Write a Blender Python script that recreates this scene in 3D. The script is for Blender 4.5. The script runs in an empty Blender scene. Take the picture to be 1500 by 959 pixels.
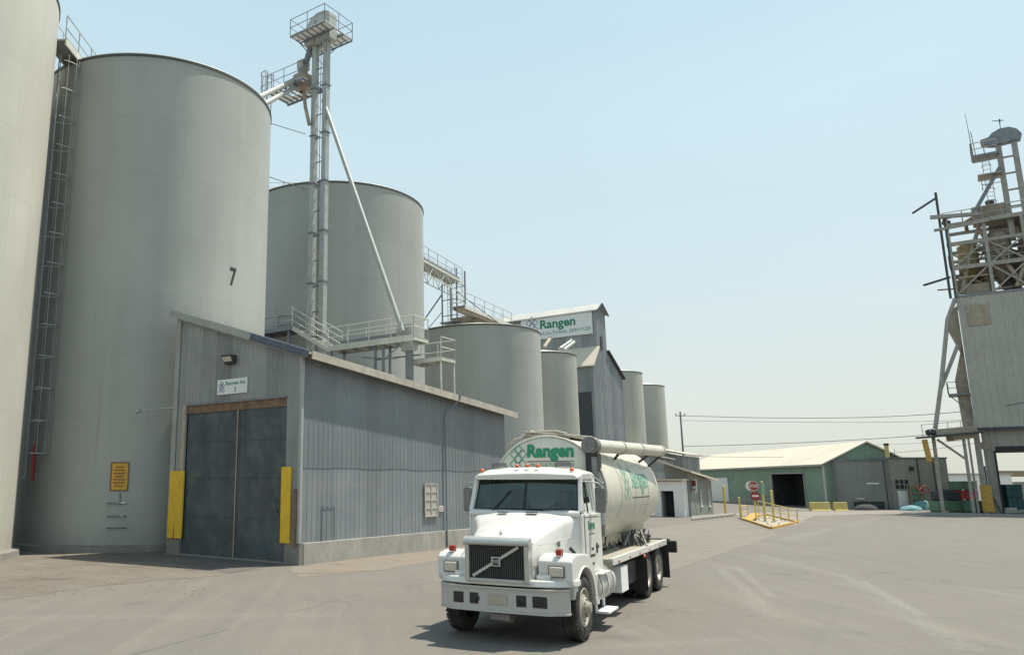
import bpy, math, random
from mathutils import Vector, Matrix
random.seed(7)
RAD = math.radians
scene = bpy.context.scene
COL = scene.collection
# ------------------------------------------------------------------ camera geometry (metres, eye at 2.5 m)
F, CX, CY, HC = 1150.0, 560.0, 480.0, 2.5
PIT = math.atan(227 / 1150.0)
SP, CP = math.sin(PIT), math.cos(PIT)
def ray(x, y):
    a = CY - y
    return Vector((x - CX, F * CP - a * SP, F * SP + a * CP))
def gp(x, y, z=0.0):                       # point at height z seen at a photo position
    d = ray(x, y); t = (z - HC) / d.z
    return Vector((d.x * t, d.y * t, z))
def dp(x, y, Y):                           # point at distance Y
    d = ray(x, y); t = Y / d.y
    return Vector((d.x * t, Y, HC + d.z * t))
def pl(x, y, P, n):                        # point on the vertical plane through P with normal n
    d = ray(x, y); t = ((P[0]) * n[0] + (P[1]) * n[1]) / (d.x * n[0] + d.y * n[1])
    return Vector((d.x * t, d.y * t, HC + d.z * t))
def zat(P, y):                             # height above plan point P seen at row y
    d = ray(CX, y)
    return HC + P[1] * d.z / d.y
# ------------------------------------------------------------------ mesh builder
class MB:
    def __init__(s): s.v = []; s.f = []; s.sm = []; s.uv = {}
    def add(s, vs, fs, smooth=False):
        o = len(s.v); s.v += [tuple(v) for v in vs]
        for f in fs: s.f.append(tuple(i + o for i in f)); s.sm.append(smooth)
        return s
    def box(s, c, size, M=None):
        c = Vector(c); hx, hy, hz = size[0] / 2, size[1] / 2, size[2] / 2
        vs = []
        for x in (-hx, hx):
            for y in (-hy, hy):
                for z in (-hz, hz):
                    p = Vector((x, y, z))
                    if M: p = M @ p
                    vs.append(c + p)
        return s.add(vs, [(0,1,3,2),(4,6,7,5),(0,4,5,1),(2,3,7,6),(0,2,6,4),(1,5,7,3)])
    def b(s, x0, x1, y0, y1, z0, z1):
        return s.box(((x0+x1)/2, (y0+y1)/2, (z0+z1)/2), (abs(x1-x0), abs(y1-y0), abs(z1-z0)))
    def bar(s, p0, p1, w, h=None, up=(0,0,1)):
        h = h or w
        p0, p1 = Vector(p0), Vector(p1); d = (p1 - p0)
        L = d.length
        if L < 1e-6: return s
        d /= L; up = Vector(up)
        if abs(d.dot(up)) > .99: up = Vector((1, 0, 0))
        a = d.cross(up).normalized(); b = a.cross(d)
        vs = []
        for p in (p0, p1):
            for i, j in ((-1,-1),(1,-1),(1,1),(-1,1)): vs.append(p + a*(w/2*i) + b*(h/2*j))
        return s.add(vs, [(0,1,2,3),(7,6,5,4),(0,4,5,1),(1,5,6,2),(2,6,7,3),(3,7,4,0)])
    def cyl(s, p0, p1, r0, r1=None, n=12, cap=True):
        r1 = r0 if r1 is None else r1
        p0, p1 = Vector(p0), Vector(p1); d = (p1 - p0).normalized()
        up = Vector((0,0,1)) if abs(d.z) < .9 else Vector((1,0,0))
        a = d.cross(up).normalized(); b = d.cross(a)
        vs = []
        for p, r in ((p0, r0), (p1, r1)):
            for k in range(n):
                t = 2*math.pi*k/n; vs.append(p + a*(r*math.cos(t)) + b*(r*math.sin(t)))
        s.add(vs, [(k, (k+1) % n, n+(k+1) % n, n+k) for k in range(n)], True)
        if cap:
            s.add(vs[:n], [tuple(range(n))[::-1]]); s.add(vs[n:], [tuple(range(n))])
        return s
    def tube(s, pts, r, n=8):
        pts = [Vector(p) for p in pts]; rings = []
        m = len(pts); prev = None
        for i, p in enumerate(pts):
            d = (pts[min(i+1, m-1)] - pts[max(i-1, 0)]).normalized()
            if prev is None:
                up = Vector((0,0,1)) if abs(d.z) < .9 else Vector((1,0,0))
                a = d.cross(up).normalized()
            else:
                a = (prev - d*prev.dot(d)).normalized()
            prev = a; b = d.cross(a)
            rings += [p + a*(r*math.cos(2*math.pi*k/n)) + b*(r*math.sin(2*math.pi*k/n)) for k in range(n)]
        fs = []
        for i in range(m-1):
            for k in range(n):
                fs.append((i*n+k, i*n+(k+1) % n, (i+1)*n+(k+1) % n, (i+1)*n+k))
        s.add(rings, fs, True)
        s.add(rings[:n], [tuple(range(n))[::-1]]); s.add(rings[-n:], [tuple(range(n))])
        return s
    def prism(s, poly, vec):               # planar polygon (3D points) swept by vec
        n = len(poly); vec = Vector(vec); A = [Vector(p) for p in poly]; B = [p + vec for p in A]
        s.add(A + B, [tuple(range(n))[::-1], tuple(range(n, 2*n))] + [(k, (k+1) % n, n+(k+1) % n, n+k) for k in range(n)])
        return s
    def lathe(s, prof, c=(0,0,0), axis='z', n=48, smooth=True, a0=0, a1=2*math.pi):
        c = Vector(c); full = abs(a1-a0-2*math.pi) < 1e-6; m = n if full else n+1
        vs = []
        for r, h in prof:
            for k in range(m):
                t = a0 + (a1-a0)*k/n; x, y = r*math.cos(t), r*math.sin(t)
                vs.append(c + (Vector((x, y, h)) if axis == 'z' else Vector((x, h, y)) if axis == 'y' else Vector((h, x, y))))
        fs = []
        for i in range(len(prof)-1):
            for k in range(n if full else n):
                k2 = (k+1) % m if full else k+1
                fs.append((i*m+k, i*m+k2, (i+1)*m+k2, (i+1)*m+k))
        return s.add(vs, fs, smooth)
    def loft(s, secs, closed=False, smooth=True, caps=True):
        n = len(secs[0]); vs = [p for q in secs for p in q]; fs = []
        for i in range(len(secs)-1):
            for k in range(n if closed else n-1):
                k2 = (k+1) % n
                fs.append((i*n+k, i*n+k2, (i+1)*n+k2, (i+1)*n+k))
        s.add(vs, fs, smooth)
        if caps:
            s.add(secs[0], [tuple(range(n))[::-1]]); s.add(secs[-1], [tuple(range(n))])
        return s
    def build(s, name, m, parent=None, bevel=0, seg=2, solid=0):
        me = bpy.data.meshes.new(name)
        me.from_pydata(s.v, [], s.f); me.polygons.foreach_set('use_smooth', s.sm)
        if s.uv:
            ul = me.uv_layers.new(name='UVMap')
            for p in me.polygons:
                for li in p.loop_indices: ul.data[li].uv = s.uv.get(me.loops[li].vertex_index, (0,0))
        me.materials.append(m); me.update()
        o = bpy.data.objects.new(name, me); COL.objects.link(o)
        if parent: o.parent = parent
        if solid:
            md = o.modifiers.new('Solidify', 'SOLIDIFY'); md.thickness = solid
        if bevel:
            md = o.modifiers.new('Bevel', 'BEVEL'); md.width = bevel; md.segments = seg
            md.limit_method = 'ANGLE'; md.angle_limit = RAD(35)
            md.harden_normals = False
        return o
def recalc(o):
    import bmesh
    bm = bmesh.new(); bm.from_mesh(o.data); bmesh.ops.recalc_face_normals(bm, faces=bm.faces); bm.to_mesh(o.data); bm.free()
    return o
def thing(name, label, cat, loc=(0,0,0), rz=0.0, group=None):
    o = bpy.data.objects.new(name, None); COL.objects.link(o)
    o.location = loc; o.rotation_euler = (0, 0, rz); o['label'] = label; o['category'] = cat
    o.empty_display_size = .2
    if group: o['group'] = group
    return o
def tag(o, label, cat, group=None):
    o['label'] = label; o['category'] = cat
    if group: o['group'] = group
    return o
def struct(o, kind='structure'): o['kind'] = kind; return o
def copy_tree(o, parent=None):
    c = o.copy(); COL.objects.link(c)
    if parent: c.parent = parent
    for ch in [x for x in bpy.data.objects if x.parent == o]: copy_tree(ch, c)
    return c
# ------------------------------------------------------------------ materials
def newmat(name):
    m = bpy.data.materials.new(name); m.use_nodes = True
    nt = m.node_tree; b = nt.nodes['Principled BSDF']
    return m, nt, b
def N(nt, t, **k):
    n = nt.nodes.new(t)
    for a, v in k.items(): setattr(n, a, v)
    return n
def mixc(nt, fac, a, b, mode='MIX'):
    n = nt.nodes.new('ShaderNodeMix'); n.data_type = 'RGBA'; n.blend_type = mode
    for sock, v in ((n.inputs['Factor'], fac), (n.inputs[6], a), (n.inputs[7], b)):
        if hasattr(v, 'is_linked'): nt.links.new(v, sock)
        elif isinstance(v, (int, float)): sock.default_value = v
        else: sock.default_value = (*v[:3], 1)
    return n.outputs[2]
def ramp(nt, src, lo, hi, a=0.0, b=1.0):
    n = nt.nodes.new('ShaderNodeMapRange'); n.inputs['From Min'].default_value = lo; n.inputs['From Max'].default_value = hi
    n.inputs['To Min'].default_value = a; n.inputs['To Max'].default_value = b
    nt.links.new(src, n.inputs['Value']); return n.outputs['Result']
def noise(nt, vec, scale, detail=4, rough=.55):
    n = nt.nodes.new('ShaderNodeTexNoise'); n.inputs['Scale'].default_value = scale; n.inputs['Detail'].default_value = detail
    n.inputs['Roughness'].default_value = rough
    nt.links.new(vec, n.inputs['Vector']); return n.outputs['Fac']
def mapping(nt, src, sc=(1,1,1), loc=(0,0,0), rot=(0,0,0)):
    n = nt.nodes.new('ShaderNodeMapping'); n.inputs['Scale'].default_value = sc; n.inputs['Location'].default_value = loc; n.inputs['Rotation'].default_value = rot
    nt.links.new(src, n.inputs['Vector']); return n.outputs['Vector']
def math_(nt, op, a, b=None, clamp=False):
    n = nt.nodes.new('ShaderNodeMath'); n.operation = op; n.use_clamp = clamp
    for i, v in enumerate((a, b)):
        if v is None: continue
        if hasattr(v, 'is_linked'): nt.links.new(v, n.inputs[i])
        else: n.inputs[i].default_value = v
    return n.outputs[0]
def paint(name, c, rough=.5, metal=0.0, var=.12, scale=1.5, streak=0.0, dirt=None, dirtamt=.35, bump=0.0, bscale=60, grime=2.5, panel=0.0, pvar=.12):
    """painted / weathered surface: soft mottling, optional downward streaks, dirt patches and fine bump"""
    m, nt, b = newmat(name)
    tc = N(nt, 'ShaderNodeTexCoord').outputs['Object']
    n1 = noise(nt, tc, scale)
    col = mixc(nt, ramp(nt, n1, .3, .7), [x*(1-var) for x in c], [min(1, x*(1+var)) for x in c])
    if streak:
        n2 = noise(nt, mapping(nt, tc, (5, 5, .22)), 2.0, 5, .6)
        col = mixc(nt, ramp(nt, n2, .45, .75, 0, streak), col, [x*.62 for x in c])
    if dirt:
        n3 = noise(nt, tc, grime, 6, .65)
        col = mixc(nt, ramp(nt, n3, .48, .75, 0, dirtamt), col, dirt)
    if panel:                             # sheets of slightly different age side by side
        sx = N(nt, 'ShaderNodeSeparateXYZ'); nt.links.new(tc, sx.inputs[0])
        k = math_(nt, 'FLOOR', math_(nt, 'DIVIDE', math_(nt, 'ADD', sx.outputs['X'], sx.outputs['Y']), panel))
        wn = N(nt, 'ShaderNodeTexWhiteNoise'); wn.noise_dimensions = '1D'; nt.links.new(k, wn.inputs['W'])
        v = ramp(nt, wn.outputs['Value'], 0, 1, 1-pvar, 1+pvar)
        cb = N(nt, 'ShaderNodeCombineXYZ'); [nt.links.new(v, cb.inputs[i]) for i in range(3)]
        col = mixc(nt, 1.0, col, cb.outputs[0], 'MULTIPLY')
    nt.links.new(col, b.inputs['Base Color'])
    nr = noise(nt, tc, scale*3)
    nt.links.new(ramp(nt, nr, .3, .7, max(.02, rough-.08), min(1, rough+.1)), b.inputs['Roughness'])
    b.inputs['Metallic'].default_value = metal
    if bump:
        bp = N(nt, 'ShaderNodeBump'); bp.inputs['Strength'].default_value = bump; bp.inputs['Distance'].default_value = .01
        nt.links.new(noise(nt, tc, bscale, 3), bp.inputs['Height']); nt.links.new(bp.outputs[0], b.inputs['Normal'])
    return m
def silo_mat(name, c, seed=0.0):
    m, nt, b = newmat(name)
    tc = N(nt, 'ShaderNodeTexCoord'); uv = tc.outputs['UV']; ob = tc.outputs['Object']
    br = N(nt, 'ShaderNodeTexBrick'); br.offset = .5
    nt.links.new(mapping(nt, uv, (1,1,1), (seed, 0, 0)), br.inputs['Vector'])
    br.inputs['Scale'].default_value = 1; br.inputs['Brick Width'].default_value = 6.1; br.inputs['Row Height'].default_value = 2.45
    br.inputs['Mortar Size'].default_value = .012; br.inputs['Mortar Smooth'].default_value = .6
    br.inputs['Color1'].default_value = (.47,.47,.47,1); br.inputs['Color2'].default_value = (.53,.53,.53,1); br.inputs['Mortar'].default_value = (.36,.36,.36,1)
    n1 = noise(nt, mapping(nt, ob, (1,1,.4), (seed,0,0)), .35, 5, .6)
    n2 = noise(nt, mapping(nt, uv, (1.6, .05, 1), (seed,0,0)), 1.0, 4, .6)
    n3 = noise(nt, mapping(nt, uv, (1,1,1), (seed,3,0)), .7, 6, .7)
    col = mixc(nt, ramp(nt, n1, .3, .7), [x*.90 for x in c], [x*1.07 for x in c])
    col = mixc(nt, ramp(nt, n2, .5, .75, 0, .28), col, [x*.76 for x in (c[0], c[1]*.98, c[2]*.92)])
    col = mixc(nt, ramp(nt, n3, .6, .78, 0, .25), col, [x*.82 for x in c])
    n6 = noise(nt, mapping(nt, uv, (1,.6,1), (seed,7,0)), 2.2, 5, .7)
    col = mixc(nt, ramp(nt, n6, .62, .74, 0, .22), col, (c[0]*1.08, c[1]*1.06, c[2]*1.0))
    n7 = noise(nt, mapping(nt, uv, (2.2, .03, 1), (seed+4,0,0)), 1.6, 3, .6)
    col = mixc(nt, ramp(nt, n7, .63, .74, 0, .26), col, (.20,.16,.11))
    # splashed dirt near the foot
    sx = N(nt, 'ShaderNodeSeparateXYZ'); nt.links.new(uv, sx.inputs[0])
    foot = math_(nt, 'MULTIPLY', ramp(nt, sx.outputs['Y'], 0, 1.1, 1, 0), ramp(nt, n3, .3, .7, .2, .9))
    col = mixc(nt, math_(nt, 'MULTIPLY', foot, .6), col, (.2,.18,.14))
    col = mixc(nt, .62, col, br.outputs['Color'], 'OVERLAY')
    nt.links.new(col, b.inputs['Base Color']); b.inputs['Roughness'].default_value = .55
    bp = N(nt, 'ShaderNodeBump'); bp.inputs['Strength'].default_value = .25; bp.inputs['Distance'].default_value = .03
    h = math_(nt, 'ADD', noise(nt, mapping(nt, uv, (1,1,1)), .9, 3), math_(nt, 'MULTIPLY', br.outputs['Fac'], -.12))
    nt.links.new(h, bp.inputs['Height']); nt.links.new(bp.outputs[0], b.inputs['Normal'])
    return m
def glass_mat(name, tint=(.35,.45,.42), rough=.02):
    m, nt, b = newmat(name)
    out = nt.nodes['Material Output']
    gl = N(nt, 'ShaderNodeBsdfGlossy'); gl.inputs['Roughness'].default_value = rough; gl.inputs['Color'].default_value = (.9,.95,.95,1)
    tr = N(nt, 'ShaderNodeBsdfTransparent'); tr.inputs['Color'].default_value = (*tint, 1)
    fr = N(nt, 'ShaderNodeFresnel'); fr.inputs['IOR'].default_value = 1.5
    mx = N(nt, 'ShaderNodeMixShader')
    nt.links.new(math_(nt, 'ADD', fr.outputs[0], .04), mx.inputs[0]); nt.links.new(tr.outputs[0], mx.inputs[1]); nt.links.new(gl.outputs[0], mx.inputs[2])
    nt.links.new(mx.outputs[0], out.inputs['Surface']); nt.nodes.remove(b)
    return m
M = {}
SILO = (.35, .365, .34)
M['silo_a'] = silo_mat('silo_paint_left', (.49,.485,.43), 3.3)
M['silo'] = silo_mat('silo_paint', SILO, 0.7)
M['silo_b'] = silo_mat('silo_paint_far', (.38,.385,.34), 9.1)
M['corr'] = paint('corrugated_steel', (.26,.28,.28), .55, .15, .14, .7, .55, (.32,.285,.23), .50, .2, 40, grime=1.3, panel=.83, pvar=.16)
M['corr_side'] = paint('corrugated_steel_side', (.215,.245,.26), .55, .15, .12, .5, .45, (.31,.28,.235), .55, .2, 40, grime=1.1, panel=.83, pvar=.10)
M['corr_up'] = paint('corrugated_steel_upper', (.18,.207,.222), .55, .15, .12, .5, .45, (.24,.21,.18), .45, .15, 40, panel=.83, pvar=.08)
M['galv'] = paint('galvanised_steel', (.36,.38,.36), .5, .2, .12, 2.0, .2, (.3,.28,.24), .2)
M['galv_dark'] = paint('dark_galvanised_steel', (.20,.22,.24), .5, .3, .15, 2.0, .2)
M['lightgalv'] = paint('pale_painted_steel', (.55,.56,.50), .5, .05, .1, 2.0, .2, (.35,.32,.26), .25)
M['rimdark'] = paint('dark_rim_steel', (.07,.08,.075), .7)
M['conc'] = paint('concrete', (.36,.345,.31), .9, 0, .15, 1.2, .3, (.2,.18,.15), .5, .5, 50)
M['conc_dk'] = paint('dark_concrete', (.22,.21,.19), .9, 0, .15, 1.2, .3, (.12,.11,.1), .5, .5, 50)  # darker concrete for footings, front plinth and kerb
M['door'] = paint('slate_grey_door', (.070,.090,.10), .6, .1, .25, .8, .5, (.15,.15,.14), .55, .3, 30, grime=1.6)
M['rust'] = paint('rusty_wood', (.20,.13,.085), .85, 0, .3, 4.0, .3, (.10,.06,.04), .6, .5, 40)
M['rustpale'] = paint('pale_bare_wood', (.42,.36,.28), .85, 0, .2, 5.0, .4, (.15,.1,.07), .5)
M['yellow'] = paint('yellow_paint', (.74,.47,.03), .6, 0, .08, 2.0, .15, (.3,.2,.08), .35)
M['yellow_old'] = paint('faded_yellow_paint', (.60,.48,.16), .7, 0, .12, 2.0, .2, (.35,.27,.16), .5)
M['orange'] = paint('orange_sign_paint', (.62,.33,.04), .6, 0, .08, 3.0)
M['red'] = paint('red_paint', (.32,.035,.03), .5, 0, .12, 3)
M['navy'] = paint('navy_flashing', (.09,.11,.155), .5, .2, .15, 2, .3, (.25,.26,.28), .35)
M['fascia'] = paint('pale_fascia', (.46,.42,.36), .7, 0, .15, 3.0, .4, (.25,.2,.15), .4)
M['roofmetal'] = paint('roof_sheet', (.48,.47,.44), .55, .2, .12, .6, 0, (.35,.3,.24), .3)
M['creamroof'] = paint('cream_roof_sheet', (.56,.50,.405), .6, .0, .05, .3, 0, (.6,.5,.36), .3)
M['black'] = paint('black_rubber', (.018,.018,.018), .75, 0, .2, 6)
M['dark'] = paint('dark_void_paint', (.03,.032,.035), .8, 0, .2, 2)  # near-black for heaps, and for the shade painted inside openings
M['white'] = paint('white_paint', (.78,.78,.76), .45, 0, .04, 2.0)
M['signwhite'] = paint('white_sign_paint', (.72,.73,.72), .5, 0, .04, 1.0, .1)
M['gtext'] = paint('green_lettering', (.01,.20,.10), .5, 0, .05, 3)
M['btext'] = paint('blue_grey_lettering', (.10,.15,.25), .5, 0, .05, 3)
M['ktext'] = paint('black_lettering', (.02,.02,.02), .5, 0, .05, 3)
M['wgreen'] = paint('green_wall_sheet', (.23,.33,.25), .6, .05, .07, .4, .25, (.18,.25,.20), .3)
M['greywall'] = paint('grey_block_wall', (.25,.26,.24), .8, 0, .1, .6, .3, (.17,.16,.15), .35, .2, 20)
M['greywall2'] = paint('lighter_grey_wall', (.29,.285,.255), .8, 0, .12, .6, .3, (.2,.19,.17), .35, .2, 20)
M['tanwall'] = paint('pale_mill_sheet', (.42,.42,.375), .6, .05, .08, .3, .5, (.32,.28,.20), .5, panel=2.1, pvar=.12)
M['tan'] = paint('dusty_tan_steel', (.34,.295,.23), .75, 0, .2, 2, .3, (.2,.17,.13), .5)
M['frame'] = paint('weathered_frame_steel', (.31,.30,.27), .65, .1, .2, 3, .2, (.32,.25,.17), .5)
M['iron'] = paint('dark_iron', (.06,.065,.07), .6, .3, .2, 4)
M['green_bin'] = paint('green_bin_paint', (.10,.19,.12), .6, 0, .15, 2, .2, (.2,.2,.15), .4)
M['teal'] = paint('teal_tarp', (.13,.30,.33), .7, 0, .2, 3, 0, (.3,.36,.35), .4)
M['tealdark'] = paint('dark_teal_bin', (.05,.14,.15), .6, 0, .2, 3)
M['wood'] = paint('weathered_wood', (.30,.24,.16), .85, 0, .2, 5, .4, (.16,.12,.08), .5)
M['dullochre'] = paint('dull_ochre_steel', (.27,.21,.10), .7, 0, .25, 3, .3, (.2,.15,.08), .5)
M['ochre'] = paint('ochre_paint', (.50,.30,.06), .65, 0, .2, 3, .3, (.3,.2,.1), .5)
M['winglass'] = paint('window_glass', (.10,.12,.13), .12, 0, .1, 2)
M['whitewin'] = paint('whitewashed_pane', (.42,.41,.38), .4, 0, .1, 4)
# ------------------------------------------------------------------ text as meshes
def text_geo(body, height=1.0, weight=0.0, spacing=1.0, shear=0.0):
    cu = bpy.data.curves.new('lettering', 'FONT'); cu.body = body; cu.size = 1; cu.offset = weight; cu.space_character = spacing
    cu.resolution_u = 3; cu.shear = shear
    o = bpy.data.objects.new('lettering', cu); COL.objects.link(o)
    dg = bpy.context.evaluated_depsgraph_get(); me = o.evaluated_get(dg).to_mesh()
    vs = [v.co.copy() for v in me.vertices]; fs = [tuple(p.vertices) for p in me.polygons]
    o.evaluated_get(dg).to_mesh_clear(); bpy.data.objects.remove(o); bpy.data.curves.remove(cu)
    x0 = min(v.x for v in vs); x1 = max(v.x for v in vs)
    k = height / .7                       # cap height about 0.7 of the size
    return [((v.x-x0)*k, v.y*k) for v in vs], fs, (x1-x0)*k
def letter(mb, body, f, width=None, height=1.0, weight=0.0, s0=0.0, t0=0.0, spacing=1.0, anchor='l'):
    vs, fs, w = text_geo(body, height, weight, spacing)
    k = (width / w) if width else 1.0
    W = w*k; off = 0 if anchor == 'l' else -W/2
    mb.add([f(s0+off+x*k, t0+y) for x, y in vs], fs)
    return W
def lattice(mb, f, s0, t0, sz, w):
    """two-column lattice of open diamonds, the mark beside the name; (s0,t0) centre, sz = half diagonal of one diamond"""
    cs = [(0, 2), (-1, 1), (1, 1), (0, 0), (-1, -1), (1, -1)]
    for a, b in cs:
        c = (s0 + a*sz, t0 + b*sz)
        P = [(c[0], c[1]+sz*.94), (c[0]+sz*.94, c[1]), (c[0], c[1]-sz*.94), (c[0]-sz*.94, c[1])]
        Q = [(c[0], c[1]+sz*.94-w), (c[0]+sz*.94-w, c[1]), (c[0], c[1]-sz*.94+w), (c[0]-sz*.94+w, c[1])]
        if (a, b) == (0, 0):
            pass
        for i in range(4):
            j = (i+1) % 4
            mb.add([f(*P[i]), f(*P[j]), f(*Q[j]), f(*Q[i])], [(0,3,2,1)])
# ------------------------------------------------------------------ site grid (every yard building follows it)
AZ = RAD(37.2)
U = Vector((math.sin(AZ), math.cos(AZ), 0)); V = Vector((-math.cos(AZ), math.sin(AZ), 0))
GRZ = math.atan2(U.y, U.x)
def loc2(P, O): r = Vector((P[0]-O[0], P[1]-O[1], 0)); return (r.dot(U), r.dot(V), P[2])
def ribs(mb, P0, P1, zb, zt, nrm, pitch=.2, depth=.022, smooth=False):
    """ribbed sheet between plan points P0, P1; zb, zt functions of t in 0..1"""
    P0, P1, nrm = Vector(P0), Vector(P1), Vector(nrm); L = (P1-P0).length; n = max(2, round(L/pitch))
    ts = []
    for i in range(n):
        for a, d in ((0,0),(.30,0),(.42,1),(.62,1),(.74,0)): ts.append(((i+a)/n, d))
    ts.append((1.0, 0))
    vs = []
    for t, d in ts:
        p = P0.lerp(P1, t) + nrm*(d*depth)
        vs.append((p.x, p.y, zb(t))); vs.append((p.x, p.y, zt(t)))
    mb.add(vs, [(2*i, 2*i+2, 2*i+3, 2*i+1) for i in range(len(ts)-1)])
    return mb
def railing(mb, pts, h=1.07, sp=1.5, r=.024, rails=(1.0, .5), n=6, toe=False):
    pts = [Vector(p) for p in pts]
    for a, b in zip(pts, pts[1:]):
        L = (b-a).length; k = max(1, round(L/sp))
        for q in rails: mb.cyl(a+Vector((0,0,h*q)), b+Vector((0,0,h*q)), r, n=n)
        for i in range(k+1):
            p = a.lerp(b, i/k); mb.cyl(p, p+Vector((0,0,h)), r, n=n)
        if toe: mb.bar(a+Vector((0,0,.06)), b+Vector((0,0,.06)), .015, .12)
    return mb
# ================================================================== setting: ground
def ground_mat():
    m, nt, b = newmat('yard_surface')
    tc = N(nt, 'ShaderNodeTexCoord').outputs['Object']
    big = noise(nt, tc, .06, 4, .6); mid = noise(nt, tc, .45, 6, .65); fine = noise(nt, tc, 9, 6, .75); grit = noise(nt, tc, 60, 3, .7)
    col = mixc(nt, ramp(nt, big, .3, .7), (0.145,0.130,0.112), (0.178,0.161,0.139))
    col = mixc(nt, ramp(nt, mid, .45, .65, 0, .7), col, (0.139,0.127,0.113))
    col = mixc(nt, ramp(nt, fine, .35, .75, 0, .5), col, (0.191,0.173,0.148))
    col = mixc(nt, ramp(nt, grit, .4, .65, 0, .6), col, (0.106,0.097,0.086))
    vo = N(nt, 'ShaderNodeTexVoronoi'); vo.feature = 'DISTANCE_TO_EDGE'; vo.inputs['Scale'].default_value = .16
    wv = N(nt, 'ShaderNodeVectorMath'); wv.operation = 'ADD'; nt.links.new(tc, wv.inputs[0])
    nz = N(nt, 'ShaderNodeTexNoise'); nz.inputs['Scale'].default_value = .7; nz.inputs['Detail'].default_value = 6; nt.links.new(tc, nz.inputs['Vector'])
    sc_ = N(nt, 'ShaderNodeVectorMath'); sc_.operation = 'SCALE'; sc_.inputs['Scale'].default_value = 2.2; nt.links.new(nz.outputs['Color'], sc_.inputs[0]); nt.links.new(sc_.outputs[0], wv.inputs[1]); nt.links.new(wv.outputs[0], vo.inputs['Vector'])
    ck = math_(nt, 'MULTIPLY', ramp(nt, vo.outputs['Distance'], .0015, .006, 1, 0), ramp(nt, noise(nt, tc, .21, 3), .46, .56, 0, 1))
    col = mixc(nt, math_(nt, 'MULTIPLY', ck, .45), col, (0.059,0.056,0.050))
    oil = noise(nt, mapping(nt, tc, (1,1,1), (17,5,0)), .55, 2, .4)
    col = mixc(nt, ramp(nt, oil, .68, .76, 0, .45), col, (0.086,0.084,0.080))
    spk = noise(nt, tc, 28, 2, .5)
    col = mixc(nt, ramp(nt, spk, .60, .70, 0, .6), col, (0.258,0.247,0.226))
    # worn streaks along the driving direction (towards the gate at the back right)
    st = noise(nt, mapping(nt, tc, (1.2, .10, 1), rot=(0,0,RAD(32))), 1.0, 6, .65)
    col = mixc(nt, ramp(nt, st, .5, .68, 0, .38), col, (0.207,0.187,0.160))
    st2 = noise(nt, mapping(nt, tc, (2.0, .12, 1), rot=(0,0,RAD(-20))), .9, 5, .65)
    col = mixc(nt, ramp(nt, st2, .52, .68, 0, .38), col, (0.119,0.108,0.097))
    sx = N(nt, 'ShaderNodeSeparateXYZ'); nt.links.new(tc, sx.inputs[0]); X, Y = sx.outputs['X'], sx.outputs['Y']
    wob = math_(nt, 'MULTIPLY', math_(nt, 'SUBTRACT', noise(nt, tc, .8, 6, .7), .5), 1.2)
    wob2 = math_(nt, 'MULTIPLY', math_(nt, 'SUBTRACT', noise(nt, tc, 2.5, 4, .7), .5), .12)
    def line(P, Q, w, wb, lo=-.2, hi=1.2):
        d = Vector((Q[0]-P[0], Q[1]-P[1])); L = d.length; d /= L
        # signed distance and position along the line
        s = math_(nt, 'ADD', math_(nt, 'MULTIPLY', math_(nt, 'SUBTRACT', X, P[0]), -d.y), math_(nt, 'MULTIPLY', math_(nt, 'SUBTRACT', Y, P[1]), d.x))
        t = math_(nt, 'ADD', math_(nt, 'MULTIPLY', math_(nt, 'SUBTRACT', X, P[0]), d.x), math_(nt, 'MULTIPLY', math_(nt, 'SUBTRACT', Y, P[1]), d.y))
        s = math_(nt, 'ABSOLUTE', math_(nt, 'ADD', s, wb))
        k = ramp(nt, s, w*.3, w, 1, 0) if w < .05 else ramp(nt, s, w*.4, w, 1, 0)
        a = math_(nt, 'GREATER_THAN', t, lo*L); c = math_(nt, 'LESS_THAN', t, hi*L)
        return math_(nt, 'MULTIPLY', k, math_(nt, 'MULTIPLY', a, c))
    brk = ramp(nt, noise(nt, tc, 1.6, 3), .4, .55, .1, 1)
    for (a, c, w, lo, hi, dk) in (((200,957),(520,872),.03,-1,1.05,(0.063,0.055,0.048)), ((520,872),(640,852),.022,0,1,(0.069,0.061,0.055)),
                              ((985,832),(1128,777),.10,-.6,1,(0.082,0.076,0.071)), ((960,905),(1260,800),.012,-.2,1,(0.094,0.086,0.073)),
                              ((1290,786),(1500,795),.09,0,1,(0.088,0.073,0.061))):
        P, Q = gp(*a), gp(*c)
        col = mixc(nt, math_(nt, 'MULTIPLY', line(P, Q, w, math_(nt, 'MULTIPLY', wob, .18) if w < .05 else wob2, lo, hi), math_(nt, 'MULTIPLY', brk, .85 if w < .05 else .7)), col, dk)
    # curved pairs of tyre marks
    def arc(C, R, w, x0, x1, amt, c):
        nonlocal col
        dx = math_(nt, 'SUBTRACT', X, C[0]); dy = math_(nt, 'SUBTRACT', Y, C[1])
        r = math_(nt, 'SQRT', math_(nt, 'ADD', math_(nt, 'MULTIPLY', dx, dx), math_(nt, 'MULTIPLY', dy, dy)))
        s = math_(nt, 'ABSOLUTE', math_(nt, 'ADD', math_(nt, 'SUBTRACT', r, R), wob2))
        k = ramp(nt, s, w*.5, w, 1, 0)
        k = math_(nt, 'MULTIPLY', k, math_(nt, 'MULTIPLY', ramp(nt, X, x0, x0+1.5, 0, 1), ramp(nt, X, x1-1.5, x1, 1, 0)))
        k = math_(nt, 'MULTIPLY', k, ramp(nt, fine, .3, .6, .25, 1))
        col = mixc(nt, math_(nt, 'MULTIPLY', k, amt), col, c)
    L_, D_ = (0.235,0.219,0.196), (.12,.112,.098)
    pat = ramp(nt, fine, .40, .62, .0, 1)
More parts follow.
